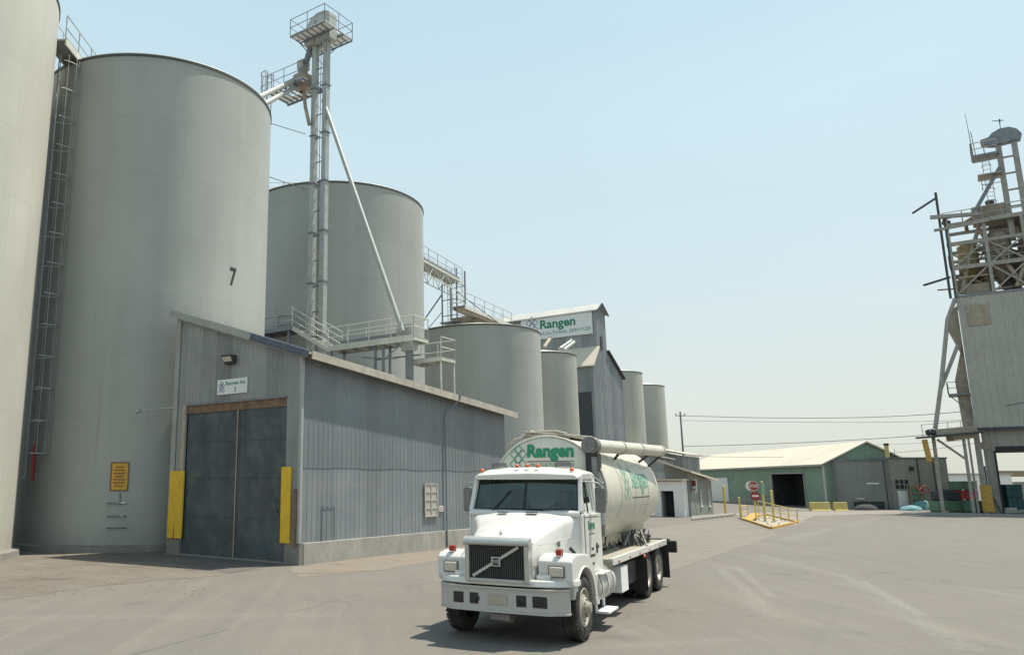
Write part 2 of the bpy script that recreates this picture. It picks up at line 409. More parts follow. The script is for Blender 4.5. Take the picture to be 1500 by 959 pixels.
    for (a, c, w, amt, cc) in (((1052,832),(1118,884),.20,.55,L_), ((1078,829),(1132,874),.14,.6,L_), ((1100,880),(1140,905),.35,.35,L_), ((1110,812),(1240,846),.16,.4,L_), ((1235,843),(1330,892),.22,.5,L_), ((1262,850),(1352,900),.14,.6,L_),
                               ((1300,880),(1420,952),.30,.45,L_), ((1255,856),(1340,905),.10,.5,D_), ((1330,905),(1500,903),.12,.45,D_), ((1150,790),(1290,758),.45,.40,L_), ((1210,800),(1230,770),.5,.35,D_), ((1190,950),(1235,880),.10,.45,D_),
                               ((1330,824),(1350,845),.10,.5,D_), ((700,958),(1100,935),.25,.3,L_), ((0,905),(500,900),.35,.3,L_), ((60,940),(600,905),.25,.25,D_), ((1000,912),(1200,925),.3,.25,D_), ((980,858),(1120,850),.06,.4,D_)):
        P, Q = gp(*a), gp(*c)
        col = mixc(nt, math_(nt, 'MULTIPLY', line(P, Q, w, wob2, 0, 1), math_(nt, 'MULTIPLY', pat, amt)), col, cc)
    nt.links.new(col, b.inputs['Base Color']); b.inputs['Roughness'].default_value = .93
    bp = N(nt, 'ShaderNodeBump'); bp.inputs['Strength'].default_value = .35; bp.inputs['Distance'].default_value = .02
    nt.links.new(math_(nt, 'ADD', fine, grit), bp.inputs['Height']); nt.links.new(bp.outputs[0], b.inputs['Normal'])
    return m
g = MB(); g.add([(-1500,-300,0),(1500,-300,0),(1500,3000,0),(-1500,3000,0)], [(0,1,2,3)])
struct(g.build('ground', ground_mat()))
def dirt_mat(name, c1, c2, c3):
    if name == 'dirt': c1, c2, c3 = [(a*.95, b*1.02, c*1.08) for a, b, c in (c1, c2, c3)]
    m, nt, b = newmat(name)
    tc = N(nt, 'ShaderNodeTexCoord').outputs['Object']
    a = noise(nt, tc, .5, 5, .6); f = noise(nt, tc, 5, 8, .8)
    k = noise(nt, mapping(nt, tc, (.6, 2.0, 1), rot=(0,0,RAD(-35))), 1.0, 6, .7)
    col = mixc(nt, ramp(nt, a, .35, .65), c1, c2); col = mixc(nt, ramp(nt, f, .5, .75, 0, .7), col, c3)
    col = mixc(nt, ramp(nt, k, .56, .68, 0, .75), col, [x*.5 for x in c1])
    nt.links.new(col, b.inputs['Base Color']); b.inputs['Roughness'].default_value = .95
    bp = N(nt, 'ShaderNodeBump'); bp.inputs['Strength'].default_value = .8; bp.inputs['Distance'].default_value = .05
    nt.links.new(f, bp.inputs['Height']); nt.links.new(bp.outputs[0], b.inputs['Normal'])
    return m
def patch(name, pix, z, m, jag=.12, step=.5):
    P = [gp(*q) for q in pix]; out = []
    for a, c in zip(P, P[1:]+P[:1]):
        k = max(1, int((c-a).length/step)); nn = Vector((-(c-a).y, (c-a).x, 0)).normalized()
        for i in range(k): out.append(a.lerp(c, i/k) + nn*random.uniform(-jag, jag))
    b = MB(); b.add([(p.x, p.y, z) for p in out], [tuple(range(len(out)))])
    o = b.build(name, m); recalc(o)
    if o.data.polygons[0].normal.z < 0: o.data.flip_normals()
    return struct(o)
patch('dirt_verge', [(-160,905),(0,879),(140,858),(330,842),(395,832),(300,820),(240,800),(130,790),(-160,800)], .004,
      dirt_mat('dirt', (0.140,0.111,0.085), (0.184,0.150,0.117), (0.220,0.185,0.151)), .15)
patch('door_apron_shadow', [(150,818),(262,802),(440,822),(400,828),(335,840),(300,829)], .010,  # concrete apron, outlined and darkened as the shed's cast shadow
      dirt_mat('shadowed_apron_concrete', (0.116,0.108,0.100), (0.135,0.126,0.114), (0.153,0.143,0.126)), .06)
patch('sand_strip', [(425,832),(520,818),(655,805),(740,790),(790,800),(700,812),(560,834),(440,846)], .004,
      dirt_mat('sandy_concrete', (0.190,0.158,0.126), (0.208,0.180,0.147), (0.231,0.196,0.163)), .10)
patch('side_concrete', [(1000,768),(1075,758),(1086,764),(1140,782),(1090,800),(985,836),(940,850),(880,800),(960,772)], .004,
      dirt_mat('side_concrete', (0.177,0.158,0.136), (0.196,0.176,0.151), (0.214,0.191,0.163)), .05)
patch('road_dust', [(1045,752),(1190,749),(1320,748),(1500,753),(1500,757),(1300,752),(1190,756),(1165,770),(1120,757)], .004,
      dirt_mat('road_dust', (0.220,0.196,0.169), (0.244,0.215,0.187), (0.269,0.244,0.211)), .12)

# ================================================================== silos
def silo(name, label, C, R, H, m, roof=True, n=112, base=True, group='steel grain silos in the yard', lip=.0, rise=.22):
    t = thing(name, label, 'silo', (C[0], C[1], 0), 0, group)
    w = MB()
    vs = []; 
    zs = [0.25, H*.5, H-.28, H-.02]
    for z in zs:
        for k in range(n+1):
            a = 2*math.pi*k/n; i = len(w.v)
            w.v.append((R*math.cos(a), R*math.sin(a), z)); w.uv[i] = (a*R, z)
    for i in range(len(zs)-1):
        for k in range(n):
            w.f.append((i*(n+1)+k, i*(n+1)+k+1, (i+1)*(n+1)+k+1, (i+1)*(n+1)+k)); w.sm.append(True)
    w.build('wall', m, t)
    MB().lathe([(R, H-.02), (R+.03, H-.02), (R+.03, H+.02), (R-.05, H+.04), (.02, H+R*rise)], n=n).build('roof', M['roofmetal'], t)
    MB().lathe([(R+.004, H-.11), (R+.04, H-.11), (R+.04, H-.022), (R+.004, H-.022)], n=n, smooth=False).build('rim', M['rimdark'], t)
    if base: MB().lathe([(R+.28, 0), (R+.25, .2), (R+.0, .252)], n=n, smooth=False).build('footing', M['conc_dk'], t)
    return t
C7 = Vector((-10.6, 35.6)); R7 = 5.05
def tang(C, R, side):                     # plan point where the sight line touches the silo
    D = C.length; a = math.asin(R/D); az = math.atan2(C.x, C.y) + side*a; L = math.sqrt(D*D-R*R)
    return Vector((L*math.sin(az), L*math.cos(az)))
def fit(xl, xr, Yc=None, R=None):
    """centre from the two limb directions (columns at eye level) and a radius"""
    a, b = math.atan((xl-CX)/1172.0), math.atan((xr-CX)/1172.0); D = R/math.sin((b-a)/2); m = (a+b)/2
    return Vector((D*math.sin(m), D*math.cos(m)))
C7 = fit(15, 381, R=5.15)
H7 = 19.93
s7 = silo('silo', 'large grey silo with a painted 7, behind the shed with the yellow posts', C7, 5.15, H7, M['silo'])
CL = Vector((-17.75, 26.95))
HL = zat(tang(CL, 5.0, 1), 22)
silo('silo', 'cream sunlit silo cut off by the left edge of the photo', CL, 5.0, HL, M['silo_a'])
C2 = fit(350, 624, R=6.0)
H2 = 20.75
silo('silo', 'wide grey silo behind the tall bucket elevator', C2, 6.0, H2, M['silo'])
C3 = fit(607, 800, R=5.0)
H3 = zat(tang(C3, 5.0, 1), 489)
silo('silo', 'squat grey silo right behind the far end of the long shed', C3, 5.0, H3, M['silo'])
C4 = fit(752, 853, R=2.9)
H4 = zat(tang(C4, 2.9, 1), 521)
silo('silo', 'narrow silo between the squat silo and the elevator house', C4, 2.9, H4, M['silo_b'])
C5 = fit(868, 951, R=3.3)
H5 = zat(tang(C5, 3.3, 1), 547)
silo('silo', 'narrow silo directly right of the elevator house', C5, 3.3, H5, M['silo_b'])
C6 = fit(907, 983, R=3.5)
H6 = zat(tang(C6, 3.5, 1), 566)
silo('silo', 'farthest and lowest silo, last on the right of the row', C6, 3.5, H6, M['silo_b'])
print('SILOS', [(tuple(round(v,1) for v in c), round(h,1)) for c, h in ((CL,HL),(C7,H7),(C2,H2),(C3,H3),(C4,H4),(C5,H5),(C6,H6))])
def oncyl(x, y, C, R):                    # point on the near side of a silo wall
    d = ray(x, y); dx, dy = d.x, d.y; A = dx*dx+dy*dy; B = -2*(dx*C.x+dy*C.y); Q = C.x**2+C.y**2-R*R
    t = (-B - math.sqrt(B*B-4*A*Q))/(2*A); return Vector((dx*t, dy*t, HC+d.z*t))
def cylmap(P, C, R, off=.006, loc=True):  # f(s,t): s along the wall to the viewer's right, t up; local to the silo
    a0 = math.atan2(P.y-C.y, P.x-C.x)
    def f(s, t):
        a = a0 + s/R; return Vector(((R+off)*math.cos(a), (R+off)*math.sin(a), P.z+t))
    return f
p = oncyl(341, 418, C7, 5.15); f = cylmap(p, C7, 5.15)
mb = MB(); letter(mb, '7', f, height=.74, weight=.03, anchor='c', width=.38); mb.build('number', M['ktext'], s7)
# orange notice with rows of small print, rungs below it
p = oncyl(174, 719, C7, 5.15); f = cylmap(p, C7, 5.15, .03); t = thing('notice_board', 'weathered orange notice fixed on the silo numbered 7', 'sign', (C7.x, C7.y, 0))
q = MB(); W, Hh = .66, 1.05
q.add([f(a, b) for a in (-W/2, -W/6, W/6, W/2) for b in (0, Hh)], [(0,2,3,1),(2,4,5,3),(4,6,7,5)]); q.build('board', M['orange'], t, solid=.02)
q = MB(); f2 = cylmap(p, C7, 5.15, .045)
for (a0, b0, a1, b1) in ((-W/2,0,W/2,.04),(-W/2,Hh-.04,W/2,Hh),(-W/2,0,-W/2+.04,Hh),(W/2-.04,0,W/2,Hh)):
    q.add([f2(a0,b0), f2(a1,b0), f2(a1,b1), f2(a0,b1)], [(0,1,2,3)])
q.build('border', M['rust'], t, solid=.012)
q = MB()
for i in range(7):
    w = .42 if i % 3 else .3; z = .16 + i*.115
    for k in range(5):
        a = -w/2 + k*w/5; q.add([f2(a,z), f2(a+w/5*.75,z), f2(a+w/5*.75,z+.045), f2(a,z+.045)], [(0,1,2,3)])
q.build('small_print', M['rust'], t)
st = thing('wall_rungs', 'short dark climbing rungs under the orange notice', 'ladder', (C7.x, C7.y, 0)); 
for yy in (737, 756, 773):
    p2 = oncyl(171, yy, C7, 5.15); f3 = cylmap(p2, C7, 5.15, .10); f4 = cylmap(p2, C7, 5.15, 0)
    MB().tube([f4(-.32,0), f3(-.32,0), f3(0,0), f3(.32,0), f4(.32,0)], .022).build('rung', M['galv_dark'], st)
q = MB(); q.tube([cylmap(oncyl(176,722,C7,5.15),C7,5.15,.03)(0,0), cylmap(oncyl(176,740,C7,5.15),C7,5.15,.03)(0,0)], .02); q.build('conduit', M['galv_dark'], st)
# ================================================================== caged ladder between the two left silos
la = math.radians(31)
lp = Vector((CL.x + 5.0*math.cos(la), CL.y + 5.0*math.sin(la), 0)); nr = Vector((math.cos(la), math.sin(la), 0)); tg = Vector((-nr.y, nr.x, 0))
LZ0, LZ1 = zat((0, lp.y), 700), H7-.2
t = thing('caged_ladder', 'tall caged ladder in the gap between the two left silos', 'ladder', lp)
q = MB()
for s in (-1, 1): q.bar(nr*.2+tg*(.23*s)+Vector((0,0,LZ0)), nr*.2+tg*(.23*s)+Vector((0,0,LZ1)), .05, .02)
k = LZ0+.2
while k < LZ1: q.cyl(nr*.2-tg*.23+Vector((0,0,k)), nr*.2+tg*.23+Vector((0,0,k)), .014, n=6); k += .32
q.build('ladder_rails', M['galv'], t)
q = MB()
def hoop(z):
    return [nr*.3 + tg*(.36*math.cos(a)) + nr*(.66*math.sin(a)) + Vector((0,0,z)) for a in [math.pi*i/10 for i in range(11)]]
k = LZ0+.9
while k < LZ1+.1: q.tube(hoop(k), .022, 6); k += 1.22
for i in (1, 3, 5, 7, 9):
    a, c = hoop(LZ0+.9)[i], hoop(LZ1)[i]; q.bar(a, c, .04, .015)
q.build('cage', M['galv'], t)
q = MB(); q.box(nr*.5+Vector((0,0,zat((0,lp.y),704)+.68)), (.36, .05, 1.35), Matrix.Rotation(la+1.2, 3, 'Z')); q.build('ladder_guard', M['red'], t, bevel=.01)
k = LZ0
while k < LZ1-.5: q = MB(); q.bar(Vector((0,0,k)), nr*.2+Vector((0,0,k)), .04); k += 2.4; q.build('bracket', M['galv_dark'], t)
# short pipe stubs low on the left silo's limb
for yy in (745, 765, 783):
    pass
# footbridge between left silo and silo 7 tops
a, c = dp(60, 25, 27.0), dp(175, 92, 35.0)
z = max(HL, H7) + .05
A = Vector((CL.x+3.2, CL.y+3.6, z)); B = Vector((C7.x-1.0, C7.y-1.4, z+.25))
A = dp(84, 52, 29.0); B = dp(186, 92, 36.5); A.z = B.z = H7+.18
def bridge(name, label, A, B, w=.9, deep=.35, truss=False, rails=(1.0,.5), h=1.07, sp=1.3, cat='catwalk', col='lightgalv', group=None):
    t = thing(name, label, cat, A, 0, group)
    d = B-A; L = d.length; e = d.normalized(); sd = Vector((e.y, -e.x, 0)).normalized()
    q = MB(); q.bar(Vector((0,0,0)), d, w, .06); q.build('deck', M['galv'], t)
    q = MB()
    for s in (-1, 1): q.bar(sd*(s*(w/2+.02))-Vector((0,0,.08)), d+sd*(s*(w/2+.02))-Vector((0,0,.08)), .06, deep if not truss else .16)
    if truss:
        n = max(2, round(L/1.1)); dz = Vector((0,0,-1.0))
        for s in (-1, 1):
            o = sd*(s*(w/2)); q.bar(o+dz, d+o+dz, .06)
            for i in range(n):
                p0, p1 = d*(i/n)+o, d*((i+1)/n)+o
                q.bar(p0, p0+dz, .045); q.bar(p0+dz if i % 2 else p0, p1 if i % 2 else p1+dz, .04)
            q.bar(d+o, d+o+dz, .05)
    q.build('beam', M[col], t)
    for s in (-1, 1):
        q = MB(); railing(q, [sd*(s*w/2), d+sd*(s*w/2)], h, sp, .025, rails); q.build('railing', M['galv' if s > 0 else 'lightgalv'], t)
    return t
bridge('catwalk', 'high catwalk joining the tops of the two left silos', A, B, .7, .3, truss=False)
bridge('catwalk', 'railed catwalk on the roof of the silo behind the bucket elevator', Vector((C2.x-4.6, C2.y-2.2, H2+.15)), Vector((C2.x-1.5, C2.y-1.0, H2+.6)), .9, .2)
# ================================================================== long shed
O = gp(437, 828); so = Vector((O.x, O.y, 0))
far = pl(741, 700, O, V)                  # end of the side wall (plane through O, normal V)
Ls = (far-O).dot(U); lef = pl(250, 700, O, U); Ws = (lef-O).dot(V)
Hn = zat(O, 517); Hf = zat(far, 604); Hl = zat(lef, 464)
print('SHED', Ls, Ws, Hn, Hf, Hl)
def zr(x, y): return Hn + (Hf-Hn)*x/Ls + (Hl-Hn)*y/Ws
t = thing('storage_shed', 'long grey corrugated shed with dark double doors and yellow door guards', 'shed', so, GRZ)
def fl(x, y): return loc2(pl(x, y, O, U), O)     # front wall pixel -> local
def sl(x, y): return loc2(pl(x, y, O, V), O)     # side wall pixel -> local
PZ = zat(O, 796)
dR = fl(418, 700)[1]; dL = fl(270, 700)[1]; dT = fl(345, 588)[2]; T0 = .02
q = MB()
ribs(q, (0,Ws,0), (0,dL,0), lambda t_: .5, lambda t_: zr(0, Ws+(dL-Ws)*t_), (-1,0,0))
ribs(q, (0,dL,0), (0,dR,0), lambda t_: dT, lambda t_: zr(0, dL+(dR-dL)*t_), (-1,0,0))
ribs(q, (0,dR,0), (0,0,0), lambda t_: PZ, lambda t_: zr(0, dR*(1-t_)), (-1,0,0))
q.build('front_wall', M['corr'], t)
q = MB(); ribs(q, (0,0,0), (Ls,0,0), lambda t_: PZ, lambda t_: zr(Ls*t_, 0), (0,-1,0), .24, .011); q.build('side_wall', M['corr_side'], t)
q = MB(); ribs(q, (Ls,0,0), (Ls,Ws,0), lambda t_: .3, lambda t_: zr(Ls, Ws*t_), (1,0,0)); ribs(q, (Ls,Ws,0), (0,Ws,0), lambda t_: .3, lambda t_: zr(Ls*(1-t_), Ws), (0,1,0)); q.build('rear_wall', M['corr'], t)
# upper course of the side wall laps over the lower one
zl = sl(560, 688)[2]
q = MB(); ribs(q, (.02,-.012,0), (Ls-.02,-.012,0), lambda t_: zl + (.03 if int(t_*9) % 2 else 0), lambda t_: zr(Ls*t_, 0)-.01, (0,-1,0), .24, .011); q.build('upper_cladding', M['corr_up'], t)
# plinth
q = MB()
q.b(.0, Ls, -.06, .16, -.05, PZ); q.build('side_plinth', M['conc'], t, bevel=.015)
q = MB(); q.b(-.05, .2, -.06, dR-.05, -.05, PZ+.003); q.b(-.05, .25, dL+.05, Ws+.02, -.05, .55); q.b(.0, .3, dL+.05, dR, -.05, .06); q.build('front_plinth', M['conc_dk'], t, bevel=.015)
# roof: sheet, fascia, navy rolled edge
ov = .38
def rp(x, y, dz=0): return Vector((x, y, zr(x, y)+dz))
q = MB(); x0, x1, y0, y1 = -.18, Ls+.45, -ov, Ws+.25
top = [rp(x0,y0,.10), rp(x1,y0,.10), rp(x1,y1,.10), rp(x0,y1,.10)]; bot = [p_-Vector((0,0,.07)) for p_ in top]
q.add(top+bot, [(0,1,2,3),(7,6,5,4),(0,4,5,1),(1,5,6,2),(2,6,7,3),(3,7,4,0)]); q.build('roof', M['roofmetal'], t)
q = MB(); q.bar(rp(x0+.2,y0-.02,.03), rp(x1+.1,y0-.02,.03), .05, .26); q.build('fascia', M['fascia'], t)
q = MB(); q.bar(rp(.1,-.05,-.04), rp(Ls-.1,-.05,-.04), .08, .14)
for i in range(26):
    x = .3 + i*(Ls-.5)/25; q.bar(rp(x,-.02,-.02), rp(x,y0+.02,-.02), .05, .09)
q.build('rafter_ends', M['wood'], t)
yn = fl(374, 480)[1]
q = MB(); q.bar(rp(x0-.03, y0-.06, .02), rp(x0-.03, yn, .05), .10, .25); q.build('rolled_flashing', M['navy'], t, bevel=.035, seg=3)
q = MB(); q.bar(rp(x0-.02, yn, .05), rp(x0-.02, y1, .05), .05, .26); q.bar(rp(-.03, 0, -.1), rp(-.03, Ws, -.1), .05, .07); q.build('rake_trim', M['galv'], t)
q = MB(); q.bar((-.03,-.03,PZ), (-.03,-.03,Hn-.02), .11, .11); q.build('corner_trim', M['galv'], t)
q = MB(); q.bar((-.07,.10,PZ-.1), (-.07,.10,2.3), .12, .10); q.build('rotten_corner_board', M['rust'], t)
q = MB(); q.bar((-.04, Ws-.12, .6), (-.04, Ws-.12, zr(0,Ws)-.1), .24, .05, (1,0,0)); q.build('corner_board', M['galv'], t)
# door opening
zd = dT
q = MB(); q.b(.02, .18, dR, dL, dT-.30, dT); q.build('lintel', M['rust'], t)
q = MB(); q.b(-.03, .0, dR-.02, dL+.05, dT-.02, dT+.05); q.build('lintel_flashing', M['galv_dark'], t)
ym = fl(345, 700)[1]
for k, (ya, yb) in enumerate(((dR+.02, ym-.03), (ym+.05, dL-.02))):
    q = MB(); q.b(.05, .11, ya, yb, .05, dT-.3+(.1 if k == 0 else .0)); d = q.build('door', M['door'], t, bevel=.006)
    q = MB()
    for zz in (1.35, 2.65, 3.9): q.b(.035, .051, ya+.02, yb-.02, zz, zz+.012)
    for yy in (ya+.01, yb-.07): q.b(.036, .052, yy, yy+.06, .06, dT-.32)
    q.build('panel_seam', M['door'], d)
    if k == 0:
        q = MB(); q.tube([(.05,ya+.42,2.02),(-.02,ya+.40,1.98),(-.05,ya+.34,1.80),(-.02,ya+.30,1.62),(.05,ya+.32,1.56)], .016); q.build('door_handle', M['iron'], d)
    for j in range(5):
        yy = random.uniform(ya+.2, yb-.2); zz = random.uniform(.4, 3.2)
        
q = MB(); q.b(.02, .06, ym+.008, ym+.04, .06, dT-.27); q.build('door_stile', M['rustpale'], t)
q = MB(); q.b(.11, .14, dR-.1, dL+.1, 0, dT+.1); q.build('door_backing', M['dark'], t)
q = MB(); q.b(-.045, -.022, dL+.04, dL+.24, .9, dT+.02); q.build('door_jamb', M['rustpale'], t)
# yellow guards
for (xa, xb, yt, yb_) in ((250, 270, 690, 789), (414, 428, 684, 796)):
    a = fl(xa, 740)[1]; c = fl(xb, 740)[1]; za = fl(xa, yt)[2]; zb_ = fl(xb, yb_)[2]
    q = MB(); q.b(-.10, -.03, min(a,c), max(a,c), zb_, za); gd = q.build('door_guard', M['yellow'], t, bevel=.01)
    if xa == 250:
        y_ = (a+c)/2; q = MB(); q.prism([(-.104,y_-.02,zb_),(-.104,y_+.07,zb_),(-.104,y_+.03,zb_+.35),(-.104,y_+.015,zb_+.62)], (.002,0,0)); q.build('rust_gash', M['rust'], gd)
# floodlight
c = fl(341, 527); tl = MB(); y, z = c[1], c[2]
tl.prism([(-.03,y-.24,z+.13),(-.34,y-.24,z+.13),(-.30,y-.24,z+.04),(-.17,y-.24,z-.17),(-.03,y-.24,z-.17)], (0,.48,0)); L_ = tl.build('floodlight', M['iron'], t, bevel=.015)
q = MB(); q.add([(-.318,y-.21,z+.06),(-.318,y+.21,z+.06),(-.18,y+.21,z-.15),(-.18,y-.21,z-.15)], [(0,1,2,3)]); q.build('floodlight_lens', paint('floodlight_lens', (.55,.53,.45), .3), L_, solid=.01)
# door sign
s0 = fl(320, 577); s1 = fl(363, 556); zb_, zt_ = fl(342, 577)[2], fl(342, 555)[2]
ysl, ysr = fl(320, 566)[1], fl(363.5, 566)[1]
q = MB(); q.b(-.05, -.03, ysr, ysl, zb_, zt_); sg = q.build('sign_board', M['signwhite'], t)
W_ = ysl-ysr; Hs = zt_-zb_
ff = lambda s, t_: Vector((-.055, ysl - s, zb_ + t_))
q = MB(); letter(q, 'Rangen Inc', ff, W_*.66, Hs*.24, .018, W_*.29, Hs*.60); letter(q, '2', ff, None, Hs*.30, .012, W_*.58, Hs*.14); q.build('sign_lettering', M['gtext'], sg)
q = MB(); lattice(q, ff, W_*.15, Hs*.42, Hs*.165, Hs*.05); q.build('sign_emblem', M['btext'], sg)
# window, small notice, hatch outline
a = sl(629, 733); q = MB(); xw0, xw1 = sl(621, 733)[0], sl(639, 733)[0]; zw0, zw1 = sl(630, 756)[2], sl(630, 709)[2]
q.b(xw0, xw1, -.05, -.015, zw0, zw1); w_ = q.build('window', M['whitewin'], t)
q = MB(); 
for x_ in (xw0, (xw0+xw1)/2, xw1): q.b(x_-.03, x_+.03, -.075, -.04, zw0-.03, zw1+.03)
for k in range(5): z_ = zw0+(zw1-zw0)*k/4; q.b(xw0, xw1, -.072, -.042, z_-.022, z_+.022)
q.build('window_frame', M['fascia'], w_)
x_ = sl(645, 745)[0]; z_ = sl(645, 745)[2]; q = MB(); q.b(x_-.14, x_+.14, -.05, -.03, z_-.10, z_+.10); n_ = q.build('notice_plate', M['signwhite'], t)
q = MB(); 
for k in range(3): q.b(x_-.1, x_+.1, -.054, -.05, z_-.06+k*.05, z_-.04+k*.05)
q.build('notice_print', M['red'], n_)
xa = sl(471, 760)[0]; xb = sl(489, 760)[0]; zh = sl(480, 742)[2]
q = MB(); q.b(xa, xa+.015, -.035, -.02, PZ, zh); q.b(xb, xb+.015, -.035, -.02, PZ, zh); q.b(xa, xb, -.035, -.02, zh, zh+.015); q.build('hatch_seam', M['corr_up'], t)
# vent pipe
xc = sl(651, 700)[0]; zc = sl(652, 606)[2]
q = MB(); q.tube([(xc,-.09,.05),(xc,-.09,zc-.1),(xc+.05,-.09,zc),(xc+.55,-ov-.1,zr(xc+.6,-ov)+.0),(xc+.6,-ov-.06,zr(xc+.6,-ov)+.25),(xc+.6,-ov-.06,zr(xc+.6,-ov)+.62)], .03, 8)
q.cyl((xc+.6,-ov-.06,zr(xc+.6,-ov)+.6), (xc+.6,-ov-.06,zr(xc+.6,-ov)+.72), .07, n=8); q.build('vent_pipe', M['galv_dark'], t)
# side arm with lamp at the left of the doors
a = fl(256, 598); q = MB(); zz = a[2]; q.tube([(-.05, Ws-.2, zz), (-.35, Ws+.3, zz-.02), (-.75, Ws+1.1, zz-.10)], .025, 6); q.cyl((-.75,Ws+1.0,zz-.08),(-.78,Ws+1.22,zz-.15),.07,n=8); q.build('side_arm', M['galv'], t)
# ================================================================== bucket elevator
EB = dp(464, 470, 44.0); EB.z = 0
eb = thing('bucket_elevator', 'tall twin-leg bucket elevator with railed head platform', 'elevator', EB, GRZ)
ztop = zat(EB, 54)
def E_(P): r = Vector(P) - EB; return Vector((r.dot(U), r.dot(V), P[2]))
lw = .34
ty = .45
for s, nm in ((-1, 'leg'), (1, 'leg')):
    q = MB(); q.b(-lw/2, lw/2, s*ty-.16, s*ty+.16, 0, ztop+.1); lg = q.build('leg', M['galv'], eb, bevel=.012)
    z = 1.6
    while z < ztop-.5: q = MB(); q.b(-lw/2-.06, lw/2+.06, s*ty-.22, s*ty+.22, z, z+.07); z += 3.05; q.build('flange', M['galv_dark'], lg)
    if s < 0:
        q = MB(); q.tube([(-lw/2-.05, s*ty+.25, 0), (-lw/2-.05, s*ty+.25, ztop)], .02, 5); q.build('cable', M['iron'], lg)
q = MB(); z = 3
while z < ztop: q.bar((0,-ty+.15,z), (0,ty-.15,z), .05); q.bar((0,-ty+.15,z), (0,ty-.15,z+.75), .03); z += 1.52
q.build('tie_bar', M['galv_dark'], eb)
# head: rounded casing
hz = ztop - .55
prof = [(-.32, 0), (-.32, .55)]
hp = [(-.98,0),(-1.12,.3),(-1.12,.9),(-.98,1.35),(-.62,1.8),(-.1,2.0),(.55,1.95),(.92,1.75),(.98,0)]
q = MB(); q.prism([(-.36, y*-1, hz+z) for y, z in hp], (.72, 0, 0)); hd = q.build('head_casing', M['galv'], eb, bevel=.03)
q = MB()
for xx in (-.375, .375): q.b(xx-.02, xx+.02, -.98, 1.0, hz+.55, hz+.62); q.b(xx-.02, xx+.02, .2, .26, hz+.02, hz+1.5)
q.build('casing_seam', M['galv_dark'], hd)
q = MB(); q.b(.36, .85, -.35, .45, hz+.6, hz+1.2); q.cyl((.6,-.3,hz+1.15),(.6,.3,hz+1.15),.2,n=12); q.build('drive_motor', M['tan'], eb, bevel=.02)
# top platform
pz = hz + .5; x0, x1, y0, y1 = -1.25, 1.35, -1.35, 1.45
q = MB()
for yy in [y0+i*(y1-y0)/7 for i in range(8)]: q.bar((x0,yy,pz-.06), (x1,yy,pz-.06), .03, .05)
for xx in (x0, x0+.85, x1-.85, x1): q.bar((xx,y0,pz-.10), (xx,y1,pz-.10), .06, .09)
pf = q.build('platform_frame', M['galv_dark'], eb)
q = MB(); q.b(x0, -.42, y0, y1, pz, pz+.03); q.b(.42, x1, y0, y1, pz, pz+.03); q.b(-.42, .42, y0, -1.2, pz, pz+.03); q.build('platform_deck', M['white'], eb)
q = MB(); railing(q, [(x0,y0,pz), (x1,y0,pz), (x1,y1,pz), (x0,y1,pz), (x0,y0,pz)], 1.1, 1.3, .024, (1,.5), toe=False); q.build('platform_railing', M['galv_dark'], eb)
q = MB()
for xx in (x0+.3, x1-.3):
    for yy in (y0+.2, y1-.2): q.bar((xx*.9,yy,pz-.15), (0, math.copysign(.4, yy), pz-1.5), .05)
q.build('knee_brace', M['galv_dark'], eb)
# distributor platform
cz = zat(EB, 118) ; cy = 2.0
q = MB()
for yy in [.7+i*.42 for i in range(8)]: q.bar((-.95,yy,cz-.06), (.95,yy,cz-.06), .05, .09)
for xx in (-.95, .95): q.bar((xx,.5,cz-.14), (xx,3.7,cz-.14), .08, .14)
q.build('lower_platform_frame', M['galv_dark'], eb)
q = MB(); q.b(-.95, -.5, .6, 3.7, cz, cz+.03); q.b(.5,.95,.6,3.7,cz,cz+.03); q.b(-.5,.5,2.9,3.7,cz,cz+.03); q.build('lower_platform_deck', M['white'], eb)
q = MB(); railing(q, [(-.95,.7,cz), (-.95,3.7,cz), (.95,3.7,cz), (.95,.7,cz)], 1.1, 1.5, .022); q.build('lower_railing', M['galv_dark'], eb)
q = MB(); q.lathe([(.05,cz+1.2),(.30,cz+1.15),(.34,cz+.75),(.62,cz+.62),(.66,cz+.05),(.50,cz-.18),(.18,cz-.35)], c=(-.05,1.45,0), n=20); q.build('distributor', M['tan'], eb)
q = MB(); q.cyl((0,.9,hz+.1),(-.05,1.35,cz+1.1),.20,.18,n=10); q.tube([(0,.75,hz-.3),(-.3,1.1,hz-.9)],.14,8); q.build('discharge_spout', M['galv_dark'], eb)
q = MB(); q.b(-.35,.3,1.2,1.7,cz+1.15,cz+1.7); q.build('diverter', M['galv'], eb, bevel=.02)
tops = []
for (px, py, Y) in ((366, 150, 37.2), (378, 158, 38.0)):
    E1 = E_(dp(px, py, Y)); tops.append(E1)
a0 = Vector((-.15, 1.75, cz+.65)); a1 = Vector((.15, 1.9, cz+.35))
for a, e in ((a0, tops[0]), (a1, tops[1])):
    q = MB(); q.cyl(a, e, .15, n=12); q.build('spout', M['galv'], eb)
q = MB(); q.tube([(-.1,1.3,cz-.3),(-.3,.95,cz-1.6),(-.35,.55,cz-2.9)], .11, 8); q.build('return_spout', M['tan'], eb)
